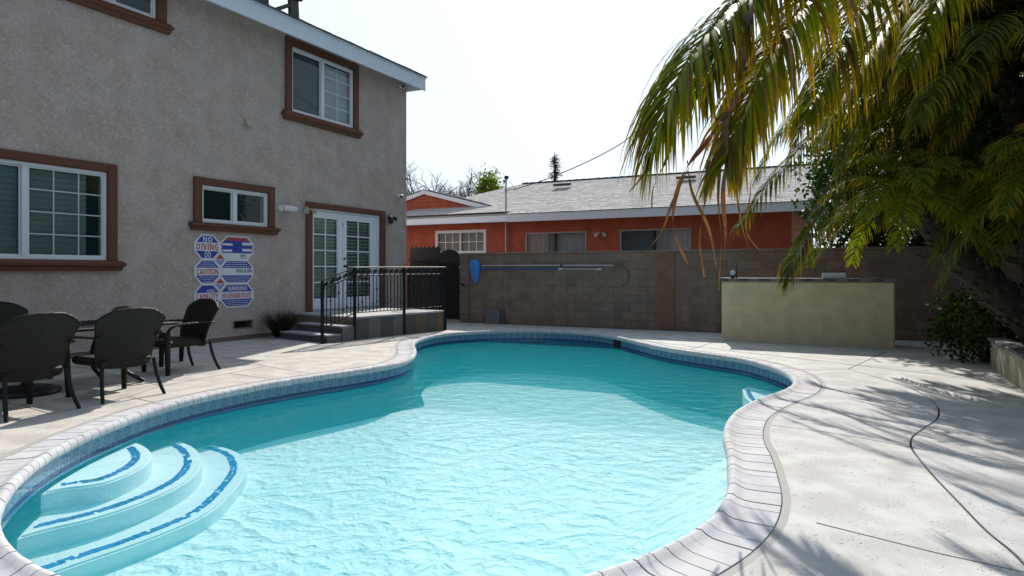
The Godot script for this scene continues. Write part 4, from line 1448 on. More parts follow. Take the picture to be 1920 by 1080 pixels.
# ---------------------------------------------------------------- bar and planter
func build_bar_and_planter() -> void:
	var b := thing("outdoor_bar", "olive-beige stucco outdoor bar with dark stone top by the block wall", "bar counter", Vector3(0, 0, -13.65))
	var body := M.new()
	body.box(Vector3(-0.915, 0.565, -0.36), Vector3(2.97, 1.21, 0.70), 0.025)
	part(b, "body", body, mt.bar_stucco)
	var top := M.new()
	top.box(Vector3(-0.925, 1.20, -0.36), Vector3(3.05, 0.055, 0.80), 0.008)
	part(b, "counter_top", top, mt.counter_top)
	for i in 16:
		var et := M.new()
		et.box(Vector3(-2.36 + i * 0.19, 1.198, 0.044), Vector3(0.184, 0.052, 0.012), 0.003)
		part(b, "edge_tile", et, mt[["slate_a", "counter_top"][i % 2]])
	var box := thing("storage_box", "white metal box with dark lid standing on the outdoor bar", "box", Vector3(-0.41, 1.2275, -13.95))
	var bm := M.new()
	bm.box(Vector3(0, 0.055, 0), Vector3(0.40, 0.11, 0.28), 0.01)
	part(box, "body", bm, mt.white_plastic)
	var lm := M.new()
	lm.box(Vector3(0, 0.123, 0), Vector3(0.42, 0.025, 0.30), 0.008)
	part(box, "lid", lm, mt.black_plastic)
	var dial := thing("dial_thermometer", "small round dial with a thin upright rod on the left end of the bar", "thermometer", Vector3(-2.22, 1.2275, -13.85))
	var dm := M.new()
	dm.lathe([Vector2(0, -0.012), Vector2(0.062, -0.012), Vector2(0.066, 0.0), Vector2(0.066, 0.02), Vector2(0.056, 0.024)], Vector3(0, 0.105, 0), 20, Basis(Vector3.RIGHT, PI / 2))
	part(dial, "rim", dm, mt.black_plastic)
	var df := M.new()
	df.lathe([Vector2(0.056, 0.015), Vector2(0.0, 0.016)], Vector3(0, 0.105, 0), 20, Basis(Vector3.RIGHT, PI / 2))
	part(dial, "dial_face", df, mt.sign_white)
	var ds := M.new()
	ds.box(Vector3(0, 0.02, 0), Vector3(0.08, 0.04, 0.05), 0.008)
	ds.tube([Vector3(0.075, 0.0, 0), Vector3(0.075, 0.15, 0), Vector3(0.08, 0.30, -0.01)], [0.012, 0.010, 0.005], 6)
	ds.tube([Vector3(0.0, 0.04, 0), Vector3(0.075, 0.06, 0)], 0.008, 6)
	part(dial, "stand", ds, mt.black_plastic)
	var pl := thing("planter_wall", "low beige stucco planter wall with dark stone capping under the palms", "planter")
	var pm := M.new()
	pm.box(Vector3(1.75, 0.17, -7.0), Vector3(0.20, 0.42, 9.0), 0.012)
	pm.box(Vector3(3.0, 0.168, -11.4), Vector3(2.29, 0.416, 0.20), 0.012)
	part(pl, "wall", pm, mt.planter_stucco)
	for i in 30:
		var cm := M.new()
		cm.box(Vector3(1.745 + rng.randf_range(-0.008, 0.008), 0.40, -11.42 + i * 0.295), Vector3(0.25, 0.05 + rng.randf_range(-0.008, 0.008), 0.285), 0.012, Basis(Vector3.UP, rng.randf_range(-0.03, 0.03)))
		part(pl, "cap_stone", cm, mt[["slate_a", "slate_c", "counter_top"][rng.randi() % 3]])
	var soil := M.new()
	soil.quad(Vector3(1.84, 0.30, -2.6), Vector3(5.0, 0.30, -2.6), Vector3(5.0, 0.30, -11.35), Vector3(1.84, 0.30, -11.35))
	part(pl, "soil", soil, mt.earth)

# ---------------------------------------------------------------- patio furniture
func make_chair() -> Node3D:
	var o := thing("patio_chair", "", "chair")
	var back := M.new()
	var nu := 14; var nv := 10
	var grid := func(s: float, t: float) -> Vector3:
		var hw := 0.282 + 0.085 * pow(maxf(t, 0.0), 1.3)
		var top := 0.955 - 0.115 * pow(absf(s), 3.0)
		var bot := 0.335 + 0.02 * s * s
		return Vector3(s * hw, lerpf(bot, top, t), -0.27 - 0.13 * t * t - 0.02 * t + 0.07 * s * s)
	for side in [0, 1]:
		for i in nu:
			for j in nv:
				var p := []
				var nn := []
				for q in [[i, j], [i + 1, j], [i + 1, j + 1], [i, j + 1]]:
					var s: float = q[0] * 2.0 / nu - 1.0; var t: float = q[1] / float(nv)
					var c: Vector3 = grid.call(s, t)
					var du: Vector3 = grid.call(s + 0.02, t) - grid.call(s - 0.02, t)
					var dv: Vector3 = grid.call(s, t + 0.02) - grid.call(s, t - 0.02)
					var n := du.cross(dv).normalized()
					p.append(c + n * (0.012 if side == 0 else -0.012)); nn.append(n if side == 0 else -n)
				if side == 0: back.squad(p[0], p[1], p[2], p[3], nn[0], nn[1], nn[2], nn[3])
				else: back.squad(p[1], p[0], p[3], p[2], nn[1], nn[0], nn[3], nn[2])
	part(o, "backrest", back, mt.wicker)
	var rim := M.new()
	var pts := []
	for j in range(0, nv + 1): pts.append(grid.call(-1.0, j / float(nv)))
	for i in range(1, 2 * nu): pts.append(grid.call(i / float(nu) - 1.0, 1.0))
	for j in range(nv, -1, -1): pts.append(grid.call(1.0, j / float(nv)))
	rim.tube(pts, 0.017, 7)
	var low := []
	for i in range(0, 2 * nu + 1): low.append(grid.call(i / float(nu) - 1.0, 0.0))
	rim.tube(low, 0.017, 7)
	part(o, "rim", rim, mt.wicker)
	var seat := M.new()
	seat.box(Vector3(0, 0.395, 0.03), Vector3(0.55, 0.09, 0.60), 0.03)
	part(o, "seat", seat, mt.wicker)
	for s in [-1, 1]:
		var arm := M.new()
		arm.tube(spline([Vector3(s * 0.325, 0.66, -0.31), Vector3(s * 0.335, 0.665, -0.10), Vector3(s * 0.335, 0.655, 0.14), Vector3(s * 0.33, 0.61, 0.29), Vector3(s * 0.315, 0.50, 0.335)], 5), 0.034, 8, 0.45)
		part(o, "arm", arm, mt.wicker)
		var fl := M.new()
		fl.tube([Vector3(s * 0.30, 0.0, 0.31), Vector3(s * 0.305, 0.2, 0.315), Vector3(s * 0.315, 0.42, 0.325), Vector3(s * 0.32, 0.56, 0.325)], [0.032, 0.037, 0.042, 0.04], 8, 0.8)
		part(o, "leg", fl, mt.wicker)
		var rl := M.new()
		rl.tube(spline([Vector3(s * 0.335, 0.0, -0.40), Vector3(s * 0.315, 0.10, -0.355), Vector3(s * 0.295, 0.24, -0.31), Vector3(s * 0.278, 0.40, -0.285)], 4), [0.017, 0.018, 0.019, 0.02, 0.02, 0.02, 0.02, 0.02, 0.02, 0.02, 0.02, 0.02, 0.02], 7)
		part(o, "leg", rl, mt.black_metal)
	return o

func build_furniture() -> void:
	var chairs := [
		[Vector3(-7.24, 0, -4.53), -PI / 2 - 0.04, "dark wicker patio chair seen from behind, standing free of the photo's left edge", 1.0],
		[Vector3(-7.20, 0, -3.57), -PI / 2 + 0.08, "dark wicker patio chair cut by the left edge, its back to the pool", 1.0],
		[Vector3(-8.23, 0, -6.05), -0.125, "dark wicker patio chair seen side-on at the table's end below the signs", 1.0],
		[Vector3(-9.35, 0, -4.55), PI / 2, "dark wicker patio chair across the table under the wide window", 1.0],
		[Vector3(-9.2, 0, -6.3), PI / 2 + 0.5, "dark wicker patio chair mostly hidden between the two nearer chairs", 0.87]]
	var first := make_chair()
	for i in chairs.size():
		var c: Node3D = first
		if i > 0:
			c = first.duplicate()
			c.name = named(self, "patio_chair")
			add_child(c)
		c.position = chairs[i][0]
		c.rotation.y = chairs[i][1]
		c.scale.y = chairs[i][3]
		tag(c, chairs[i][2], "chair", "wicker chairs round the patio table")
	var t := thing("patio_table", "dark slatted metal patio table between the wicker chairs", "table", Vector3(-8.2, 0, -4.15))
	var rim := M.new()
	var hx := 0.62; var hz := 1.38
	bar(rim, -hx, -hx + 0.06, 0.69, 0.725, -hz, hz, 0.008); bar(rim, hx - 0.06, hx, 0.69, 0.725, -hz, hz, 0.008)
	bar(rim, -hx + 0.06, hx - 0.06, 0.69, 0.725, hz - 0.06, hz, 0.008); bar(rim, -hx + 0.06, hx - 0.06, 0.69, 0.725, -hz, -hz + 0.06, 0.008)
	part(t, "rim", rim, mt.black_metal)
	var lat := M.new()
	for i in 62:
		lat.box(Vector3(0, 0.708, -1.31 + i * 0.0429), Vector3(1.12, 0.008, 0.026), 0.0)
	for i in 26:
		lat.box(Vector3(-0.55 + i * 0.044, 0.7045, 0), Vector3(0.026, 0.006, 2.64), 0.0)
	part(t, "mesh_top", lat, mt.black_metal).set_meta("kind", "stuff")
	for sx in [-1, 1]:
		for sz in [-1, 1]:
			var lg := M.new()
			lg.tube(spline([Vector3(sx * 0.50, 0.69, sz * 1.2), Vector3(sx * 0.34, 0.45, sz * 0.95), Vector3(sx * 0.30, 0.2, sz * 0.9), Vector3(sx * 0.44, 0.02, sz * 1.08)], 5), 0.024, 7)
			part(t, "leg", lg, mt.black_metal)
	var ub := thing("umbrella_base", "round black umbrella base on the ground under the patio table", "umbrella base", Vector3(-8.2, 0, -4.15))
	var um := M.new()
	um.lathe([Vector2(0.32, 0.0), Vector2(0.34, 0.02), Vector2(0.33, 0.05), Vector2(0.22, 0.08), Vector2(0.07, 0.10), Vector2(0.045, 0.12), Vector2(0.04, 0.36), Vector2(0.0, 0.365)], Vector3.ZERO, 28)
	part(ub, "base", um, mt.black_plastic)
	var uk := M.new()
	uk.tube([Vector3(0.03, 0.28, 0), Vector3(0.09, 0.28, 0)], 0.012, 6)
	part(ub, "knob", uk, mt.black_plastic)

# ---------------------------------------------------------------- small things
func octagon(cx: float, cy: float, w: float, h: float, cut: float) -> PackedVector2Array:
	return PackedVector2Array([Vector2(cx - w / 2 + cut, cy - h / 2), Vector2(cx + w / 2 - cut, cy - h / 2), Vector2(cx + w / 2, cy - h / 2 + cut), Vector2(cx + w / 2, cy + h / 2 - cut), Vector2(cx + w / 2 - cut, cy + h / 2), Vector2(cx - w / 2 + cut, cy + h / 2), Vector2(cx - w / 2, cy + h / 2 - cut), Vector2(cx - w / 2, cy - h / 2 + cut)])

func plates(parent: Node, what: String, poly: PackedVector2Array, z0: float, z1: float, mat: String) -> MeshInstance3D:
	var m := M.new()
	m.plate(poly, z0, z1)
	return part(parent, what, m, mt[mat])

func lettering(parent: Node, text: String, cx: float, cy: float, w: float, h: float, z: float, mat: String) -> void:
	var t := TextMesh.new()
	t.text = text
	var f := SystemFont.new()
	f.font_names = PackedStringArray(["Droid Sans"])
	f.font_weight = 700
	t.font = f
	t.font_size = 48
	t.pixel_size = 0.004
	t.depth = 0.0015
	var box := t.get_aabb()
	var o := part(parent, "lettering", t, mt[mat])
	var s := Vector3(w / maxf(box.size.x, 0.01), h / maxf(box.size.y, 0.01), 1.0)
	o.scale = s
	var c := box.get_center()
	o.position = Vector3(cx - c.x * s.x, cy - c.y * s.y, z)

func clip_rect(poly: PackedVector2Array, y0: float, y1: float) -> PackedVector2Array:
	var r := Geometry2D.intersect_polygons(poly, PackedVector2Array([Vector2(-9, y0), Vector2(9, y0), Vector2(9, y1), Vector2(-9, y1)]))
	return r[0]

func small_print(parent: Node, poly: PackedVector2Array, y0: float, y1: float, lines: int, mat := "sign_white") -> void:
	var m := M.new()
	for i in lines:
		var y := lerpf(y0, y1, (i + 0.5) / lines)
		var band := clip_rect(poly, y - 0.004, y + 0.004)
		var lo := 9.0; var hi := -9.0
		for p in band:
			lo = minf(lo, p.x); hi = maxf(hi, p.x)
		var x := lo + 0.04
		while x < hi - 0.05:
			var w := rng.randf_range(0.015, 0.05)
			bar(m, x, minf(x + w, hi - 0.035), y - 0.006, y + 0.006, 0.0125, 0.0135, 0.0)
			x += w + 0.012
	part(parent, "small_print", m, mt[mat]).set_meta("kind", "stuff")

func build_small_things() -> void:
	var s := thing("pool_safety_sign", "blue, white and red pool safety sign board of joined octagons under the high window", "sign", Vector3(-10.888, 0.65, -8.32), PI / 2)
	var lw := 0.565; var rw := 0.80; var hh := 0.475
	var cells := []
	for r in 3:
		cells.append([0.283, 1.165 - r * 0.465, lw])
		cells.append([0.965, 1.165 - r * 0.465, rw])
	var inner := []
	for c in cells:
		plates(s, "panel", octagon(c[0], c[1], c[2], hh, 0.15), 0.002, 0.008 + rng.randf_range(0, 0.001), "sign_white")
		var o := octagon(c[0], c[1], c[2] - 0.06, hh - 0.06, 0.135)
		inner.append(o)
		plates(s, "blue_field", o, 0.0085, 0.0105, "sign_blue")
	for k in 2:
		var dc := Vector2(0.565, 0.932 - k * 0.465)
		plates(s, "diamond", PackedVector2Array([dc + Vector2(0, -0.135), dc + Vector2(0.135, 0), dc + Vector2(0, 0.135), dc + Vector2(-0.135, 0)]), 0.009, 0.0125, "sign_white")
		var dp := PackedVector2Array([dc + Vector2(0, -0.105), dc + Vector2(0.105, 0), dc + Vector2(0, 0.105), dc + Vector2(-0.105, 0)])
		plates(s, "diamond_red", clip_rect(dp, dc.y + 0.01, 9), 0.0126, 0.0135, "sign_red")
		plates(s, "diamond_blue", clip_rect(dp, -9, dc.y - 0.005), 0.0126, 0.0135, "sign_blue")
		var dm := M.new()
		for q in 3:
			bar(dm, dc.x - 0.06 + q * 0.012, dc.x + 0.06 - q * 0.012, dc.y - 0.022 - q * 0.022, dc.y - 0.013 - q * 0.022, 0.0136, 0.0145, 0.0)
		part(s, "small_print", dm, mt.sign_white).set_meta("kind", "stuff")
	var y0: float = cells[0][1]
	plates(s, "white_band", clip_rect(inner[0], y0 - 0.075, y0 + 0.085), 0.0106, 0.0115, "sign_white")
	lettering(s, "NO", 0.283, y0 + 0.145, 0.20, 0.095, 0.012, "sign_white")
	lettering(s, "DIVING", 0.283, y0 + 0.005, 0.47, 0.115, 0.0125, "sign_red")
	var nd := M.new()
	var ringp := []
	for i in 25:
		ringp.append(Vector3(0.283 + cos(TAU * i / 24) * 0.065, y0 - 0.145 + sin(TAU * i / 24) * 0.065, 0.012))
	nd.tube(ringp, 0.007, 5, 1.0, false)
	nd.tube([Vector3(0.24, y0 - 0.19, 0.012), Vector3(0.326, y0 - 0.10, 0.012)], 0.007, 5)
	nd.tube([Vector3(0.326, y0 - 0.19, 0.012), Vector3(0.24, y0 - 0.10, 0.012)], 0.007, 5)
	part(s, "crossed_ring", nd, mt.sign_white)
	# emergency panel: red head, pale lines, 911
	plates(s, "red_band", clip_rect(inner[1], y0 + 0.145, y0 + 0.2), 0.0106, 0.0115, "sign_red")
	for e in [[0.62, 0.85, 0.045, 0.085], [0.62, 0.84, -0.075, -0.035], [1.08, 1.32, 0.06, 0.115], [1.08, 1.32, -0.06, -0.01]]:
		var em := M.new()
		bar(em, e[0], e[1], y0 + e[2], y0 + e[3], 0.0106, 0.0115, 0.0)
		part(s, "pale_line", em, mt.sign_white)
	plates(s, "white_band", clip_rect(inner[1], y0 - 0.22, y0 - 0.10), 0.0106, 0.0115, "sign_white")
	lettering(s, "911", 1.10, y0 - 0.162, 0.12, 0.095, 0.0122, "sign_navy")
	var y1: float = cells[2][1]
	plates(s, "white_band", clip_rect(inner[2], y1 - 0.07, y1 + 0.075), 0.0106, 0.0115, "sign_white")
	lettering(s, "CAUTION", 0.283, y1, 0.47, 0.105, 0.0125, "sign_red")
	plates(s, "white_band", clip_rect(inner[3], y1 - 0.07, y1 + 0.075), 0.0106, 0.0115, "sign_white")
	lettering(s, "POOL & SPA", 1.13, y1 + 0.02, 0.38, 0.07, 0.0125, "sign_navy")
	for k in [2, 3]:
		small_print(s, inner[k], y1 + 0.085, y1 + 0.20, 3)
		small_print(s, inner[k], y1 - 0.20, y1 - 0.085, 3)
	var y2: float = cells[4][1]
	plates(s, "white_band", clip_rect(inner[4], y2 - 0.075, y2 + 0.07), 0.0106, 0.0115, "sign_white")
	lettering(s, "POOL", 0.36, y2 + 0.105, 0.17, 0.05, 0.012, "sign_white")
	lettering(s, "CAPACITY", 0.283, y2, 0.48, 0.105, 0.0125, "sign_red")
	plates(s, "white_band", clip_rect(inner[5], y2 - 0.07, y2 + 0.075), 0.0106, 0.0115, "sign_white")
	lettering(s, "WARNING", 0.965, y2 + 0.14, 0.46, 0.085, 0.012, "sign_white")
	lettering(s, "NO LIFEGUARD ON DUTY", 0.965, y2, 0.69, 0.10, 0.0125, "sign_red")
	small_print(s, inner[5], y2 - 0.20, y2 - 0.085, 3)
	small_print(s, inner[4], y2 - 0.20, y2 - 0.085, 3)
	# fittings on the house wall
	var fl := thing("floodlight", "white box-shaped floodlight on the stucco wall beside the high window", "floodlight", Vector3(-10.89, 2.70, -10.55), PI / 2)
	var fb := M.new()
	fb.box(Vector3(0.0, 0.0, 0.11), Vector3(0.34, 0.10, 0.15), 0.02, Basis(Vector3.RIGHT, 0.35))
	part(fl, "housing", fb, mt.white_plastic)
	var fm := M.new()
	fm.box(Vector3(-0.16, -0.02, 0.04), Vector3(0.06, 0.12, 0.09), 0.02)
	fm.lathe([Vector2(0, 0), Vector2(0.05, 0), Vector2(0.05, 0.03), Vector2(0, 0.04)], Vector3(-0.17, 0, 0), 12, Basis(Vector3.RIGHT, PI / 2))
	part(fl, "bracket", fm, mt.white_plastic)
	var spot := thing("spotlight", "pair of small cream spotlights at the corner of the french door trim", "spotlight", Vector3(-10.835, 2.735, -11.10), PI / 2)
	twin_head(spot, "beige", "beige")
	var ml := thing("motion_light", "black twin-head motion light right of the french doors", "floodlight", Vector3(-10.89, 2.78, -14.10), PI / 2)
	twin_head(ml, "black_plastic", "black_plastic")
	var sn := M.new()
	sn.box(Vector3(0.02, -0.11, 0.06), Vector3(0.10, 0.13, 0.09), 0.02)
	part(ml, "sensor", sn, mt.black_plastic)
	var bulb := M.new()
	bulb.lathe([Vector2(0, 0), Vector2(0.04, 0.01), Vector2(0.04, 0.025), Vector2(0, 0.03)], Vector3(-0.05, 0.0, 0.1), 12, Basis(Vector3.RIGHT, PI / 2))
	part(ml, "lens", bulb, mt.white_plastic)
	for c in [[Vector3(-10.89, 6.30, -14.60), "small white dome camera just under the house eave", 0.9], [Vector3(-10.89, 3.36, -14.52), "white bullet camera at the house corner above the motion light", 1.0]]:
		var cam := thing("security_camera", c[1], "security camera", c[0], PI / 2)
		var cb := M.new()
		cb.lathe([Vector2(0, 0), Vector2(0.055, 0), Vector2(0.055, 0.02), Vector2(0.02, 0.03), Vector2(0.018, 0.06)], Vector3.ZERO, 12, Basis(Vector3.RIGHT, PI / 2))
		part(cam, "mount", cb, mt.white_plastic)
		var ch := M.new()
		ch.lathe([Vector2(0, -0.09), Vector2(0.045, -0.085), Vector2(0.05, -0.06), Vector2(0.05, 0.08), Vector2(0.042, 0.085)], Vector3(0.0, -0.005, 0.09), 14, Basis(Vector3.UP, -0.9) * Basis(Vector3.RIGHT, PI / 2 + 0.25))
		part(cam, "housing", ch, mt.white_plastic)
		var cl := M.new()
		cl.lathe([Vector2(0.042, 0.0845), Vector2(0.03, 0.078), Vector2(0, 0.08)], Vector3(0.0, -0.005, 0.09), 14, Basis(Vector3.UP, -0.9) * Basis(Vector3.RIGHT, PI / 2 + 0.25))
		part(cam, "lens", cl, mt.black_plastic)
	# pool tools hung on the block wall
	var net := thing("leaf_net", "blue leaf rake net on a blue and white pole along the block wall", "pool net", Vector3(0, 0, -15.33))
	var pole := M.new()
	pole.tube([Vector3(-8.9, 1.425, 0.0), Vector3(-6.56, 1.418, 0.0)], 0.019, 8)
	part(net, "pole", pole, mt.pole_blue)
	var pole2 := M.new()
	pole2.tube([Vector3(-6.56, 1.418, 0.0), Vector3(-5.49, 1.41, 0.0)], 0.014, 8)
	part(net, "inner_pole", pole2, mt.silver)
	var col := M.new()
	col.tube([Vector3(-6.61, 1.418, 0.0), Vector3(-6.52, 1.418, 0.0)], 0.026, 8)
	part(net, "collar", col, mt.white_plastic)
	var gr := M.new()
	gr.tube([Vector3(-5.60, 1.411, 0.0), Vector3(-5.48, 1.41, 0.0)], 0.02, 8)
	part(net, "grip", gr, mt.white_plastic)
	var bag := M.new()
	var bp := []
	for r in 9:
		var t := r / 8.0
		var y := lerpf(1.67, 1.05, t)
		var hw := 0.185 * pow(sin(PI * (0.12 + 0.80 * pow(t, 0.75))), 0.7) * lerpf(1.0, 0.62, t)
		bp.append([Vector3(-9.04 + 0.03 * t, y, 0.0), hw])
	for r in 8:
		for k in 10:
			var pts := []
			for q in [[r, k], [r, k + 1], [r + 1, k + 1], [r + 1, k]]:
				var a: float = PI * q[1] / 10.0
				var b = bp[q[0]]
				pts.append(b[0] + Vector3(-cos(a) * b[1], 0, sin(a) * b[1] * 0.55 - 0.03))
			bag.quad(pts[3], pts[2], pts[1], pts[0])
	part(net, "net_bag", bag, mt.net_blue)
	var hoop := M.new()
	var hp := []
	for r in 9: hp.append(bp[r][0] + Vector3(-bp[r][1], 0, -0.03))
	for r in range(8, -1, -1): hp.append(bp[r][0] + Vector3(bp[r][1], 0, -0.03))
	hp.append(hp[0])
	hoop.tube(hp, 0.012, 6)
	part(net, "hoop", hoop, mt.pole_blue)
	var hook := thing("rescue_hook", "long silver pole ending in a brown curved rescue hook on the block wall", "rescue hook", Vector3(0, 0, -15.32))
	var hk := M.new()
	hk.tube([Vector3(-8.8, 1.512, 0.0), Vector3(-6.55, 1.508, 0.0)], 0.016, 8)
	hk.tube([Vector3(-6.5, 1.508, 0.0), Vector3(-5.19, 1.503, 0.0)], 0.013, 8)
	part(hook, "pole", hk, mt.silver)
	var hg := M.new()
	hg.tube([Vector3(-6.56, 1.508, 0.0), Vector3(-6.50, 1.508, 0.0)], 0.022, 8)
	part(hook, "collar", hg, mt.black_plastic)
	var hc := M.new()
	hc.tube(spline([Vector3(-5.2, 1.503, 0), Vector3(-5.02, 1.49, 0), Vector3(-4.88, 1.42, 0), Vector3(-4.82, 1.30, 0), Vector3(-4.83, 1.16, 0), Vector3(-4.89, 1.06, 0), Vector3(-4.97, 1.01, 0)], 5), 0.012, 7)
	part(hook, "hook", hc, mt.hook_brown)
	for h in [[-8.4, net, "net"], [-5.9, net, "net"], [-8.2, hook, "hook"], [-5.7, hook, "hook"]]:
		var hm := M.new()
		var hy := 1.425 if h[2] == "net" else 1.51
		hm.tube([Vector3(h[0], hy - 0.026, -0.075), Vector3(h[0], hy - 0.026, 0.0), Vector3(h[0], hy, 0.028)], 0.006, 5)
		part(h[1], "wall_hook", hm, mt.chrome)
	for k in 2:
		var sl := M.new()
		sl.box(Vector3(0, 0.185, 0), Vector3(0.37 - k * 0.05, 0.37 + k * 0.03, 0.02), 0.004)
		var so := part(self, "slate_offcut", sl, mt[["slate_c", "slate_a"][k]], Vector3(-8.42 + k * 0.13, 0.002, -15.20 - k * 0.05))
		so.rotation = Vector3(-0.32 + 0.02 * k, 0.12, 0.0)
		tag(so, ["loose grey slate slab leaning in front against the block wall", "narrow dark slate slab half hidden behind the grey one"][k], "slate slab", "slate slabs leaning on the block wall")

# ---------------------------------------------------------------- plants
func leaflet(m: M, p: Vector3, dir: Vector3, face: Vector3, length: float, width: float, sag: float, base: Color, tip: Color, segs := 5) -> void:
	var d := dir.normalized()
	var step := length / segs
	var prev_l := Vector3.ZERO; var prev_r := Vector3.ZERO; var prev_n := Vector3.ZERO
	var q := p
	for i in segs + 1:
		var t := float(i) / segs
		var w := width * (0.35 + 0.65 * minf(1.0, t * 5.0)) * (1.0 - pow(t, 2.2)) * 0.5
		var side := d.cross(face)
		if side.length() < 0.05: side = d.cross(Vector3.RIGHT)
		side = side.normalized()
		var n := side.cross(d).normalized()
		var l := q - side * w; var r := q + side * w
		if i > 0:
			m.tint = base.lerp(tip, smoothstep(0.45, 1.0, t))
			if i == segs:
				m.add(prev_l, prev_n); m.add(q, n); m.add(prev_r, prev_n)
			else:
				m.squad(prev_l, prev_r, r, l, prev_n, prev_n, n, n)
		prev_l = l; prev_r = r; prev_n = n
		d = (d + Vector3.DOWN * sag / segs * (0.5 + t)).normalized()
		q += d * step

# a pinnate frond: rachis through control points, leaflets on both sides
func frond(ctrl: Array, pairs: int, leaf_len: float, leaf_w: float, sag: float, thick: float, green: Color, tip: Color, brown := 0.0, start := 0.12) -> M:
	var m := M.new()
	var pts := spline(ctrl, 8)
	var radii := []
	for i in pts.size(): radii.append(lerpf(thick, thick * 0.15, i / float(pts.size() - 1)))
	m.tint = Color(0.16, 0.17, 0.04)
	m.tube(pts, radii, 5, 0.7)
	for i in pairs:
		var t := lerpf(start, 1.0, (i + rng.randf() * 0.5) / pairs)
		var f := t * (pts.size() - 1)
		var k := mini(int(f), pts.size() - 2)
		var p: Vector3 = pts[k].lerp(pts[k + 1], f - k)
		var tan: Vector3 = (pts[k + 1] - pts[k]).normalized()
		var side := tan.cross(Vector3.UP)
		if side.length() < 0.1: side = tan.cross(Vector3.BACK)
		side = side.normalized()
		var up := side.cross(tan).normalized()
		var prof := pow(sin(PI * (0.10 + 0.84 * t)), 0.6)
		for s in [-1.0, 1.0]:
			var lean := lerpf(0.35, 1.0, t)
			var d: Vector3 = side * s * 1.0 + tan * lean + up * rng.randf_range(0.05, 0.5)
			d += Vector3(rng.randf_range(-0.12, 0.12), rng.randf_range(-0.12, 0.12), rng.randf_range(-0.12, 0.12))
			var g := rng.randf_range(0.45, 1.5)
			var b := Color(green.r * g, green.g * g, green.b * g)
			var e := b.lerp(tip, rng.randf_range(0.2, 1.0))
			if rng.randf() < brown:
				b = Color(0.16, 0.09, 0.05).lerp(Color(0.30, 0.16, 0.06), rng.randf()); e = Color(0.30, 0.20, 0.12)
			leaflet(m, p, d, up + Vector3(rng.randf_range(-0.3, 0.3), 0, rng.randf_range(-0.3, 0.3)), leaf_len * prof * rng.randf_range(0.85, 1.15), leaf_w * rng.randf_range(0.8, 1.15), sag * rng.randf_range(0.7, 1.3), b, e)
	return m

func palm_trunk(pts: Array, r0: float, r1: float) -> M:
	var m := M.new()
	var path := spline(pts, 10)
	var n := path.size()
	var radii := []
	for i in n: radii.append(lerpf(r0, r1, i / float(n - 1)))
	m.tint = Color(0.03, 0.024, 0.018)
	m.tube(path, radii, 12)
	# old leaf bases all over the trunk
	for i in n * 9:
		var f := rng.randf() * (n - 1.001)
		var k := int(f)
		var p: Vector3 = path[k].lerp(path[k + 1], f - k)
		var t: Vector3 = (path[k + 1] - path[k]).normalized()
		var sx := t.cross(Vector3.BACK).normalized()
		var a := rng.randf() * TAU
		var d := (sx * cos(a) + t.cross(sx) * sin(a)).normalized()
		var r: float = lerpf(r0, r1, f / (n - 1))
		var g := rng.randf_range(0.5, 1.4)
		m.tint = Color(0.05 * g, 0.038 * g, 0.027 * g)
		var b := Basis(t.cross(d).normalized(), t, d)
		m.box(p + d * (r + 0.004) + t * 0.02, Vector3(0.07, 0.09, 0.035), 0.012, b * Basis(Vector3.RIGHT, 0.5))
	return m

func generic_frond(crown: Vector3, az: float, el: float, length: float, droop: float) -> Array:
	var out := []
	for i in 6:
		var t := i / 5.0
		var h := length * cos(el) * t * (1.0 - 0.18 * t * droop)
		var y := length * (sin(el) * t - droop * t * t * 0.75)
		out.append(crown + Vector3(sin(az) * h, y, -cos(az) * h) + Vector3(rng.randf_range(-0.04, 0.04), 0, rng.randf_range(-0.04, 0.04)) * t)
	return out

func leaf_cloud(center: Vector3, radii: Vector3, clumps: int, per: int, size: float, colors: Array, spread := 0.28) -> M:
	var m := M.new()
	for c in clumps:
		var d := Vector3(rng.randfn(), rng.randfn(), rng.randfn()).normalized() * pow(rng.randf_range(0.25, 1.0), 0.4)
		var cc := center + d * radii
		var base: Color = colors[rng.randi() % colors.size()]
		var sc := rng.randf_range(0.6, 1.3)
		for i in per:
			var p := cc + Vector3(rng.randfn(), rng.randfn(), rng.randfn()) * spread * sc
			var a := Vector3(rng.randfn(), rng.randfn() - 0.4, rng.randfn()).normalized()
			var s := a.cross(Vector3(rng.randfn(), rng.randfn(), rng.randfn())).normalized()
			var k := rng.randf_range(0.65, 1.4)
			m.tint = Color(base.r * k, base.g * k, base.b * k)
			var l := size * rng.randf_range(0.6, 1.3)
			var w := l * 0.28
			var n := s.cross(a).normalized()
			m.squad(p, p + a * l * 0.5 + s * w, p + a * l, p + a * l * 0.5 - s * w, n, n, n, n)
	return m

func branch(m: M, p: Vector3, d: Vector3, len: float, r: float, depth: int, spread: float, up: float) -> void:
	var pts := [p]
	var q := p
	var dd := d
	for i in 3:
		dd = (dd + Vector3(rng.randfn(), rng.randfn(), rng.randfn()) * 0.16 + Vector3.UP * up).normalized()
		q += dd * len / 3.0
		pts.append(q)
	m.tube(pts, [r, r * 0.88, r * 0.76, r * 0.64], 3 if depth < 3 else 5, 1.0, false)
	if depth <= 0:
		return
	var n := 3 if depth > 2 else 4
	for i in n:
		var at: Vector3 = pts[3] if i < 2 else pts[1 + rng.randi() % 2]
		var nd := (dd + Vector3(rng.randfn(), rng.randfn(), rng.randfn()) * spread).normalized()
		branch(m, at, nd, len * rng.randf_range(0.62, 0.85), r * 0.6, depth - 1, spread, up)

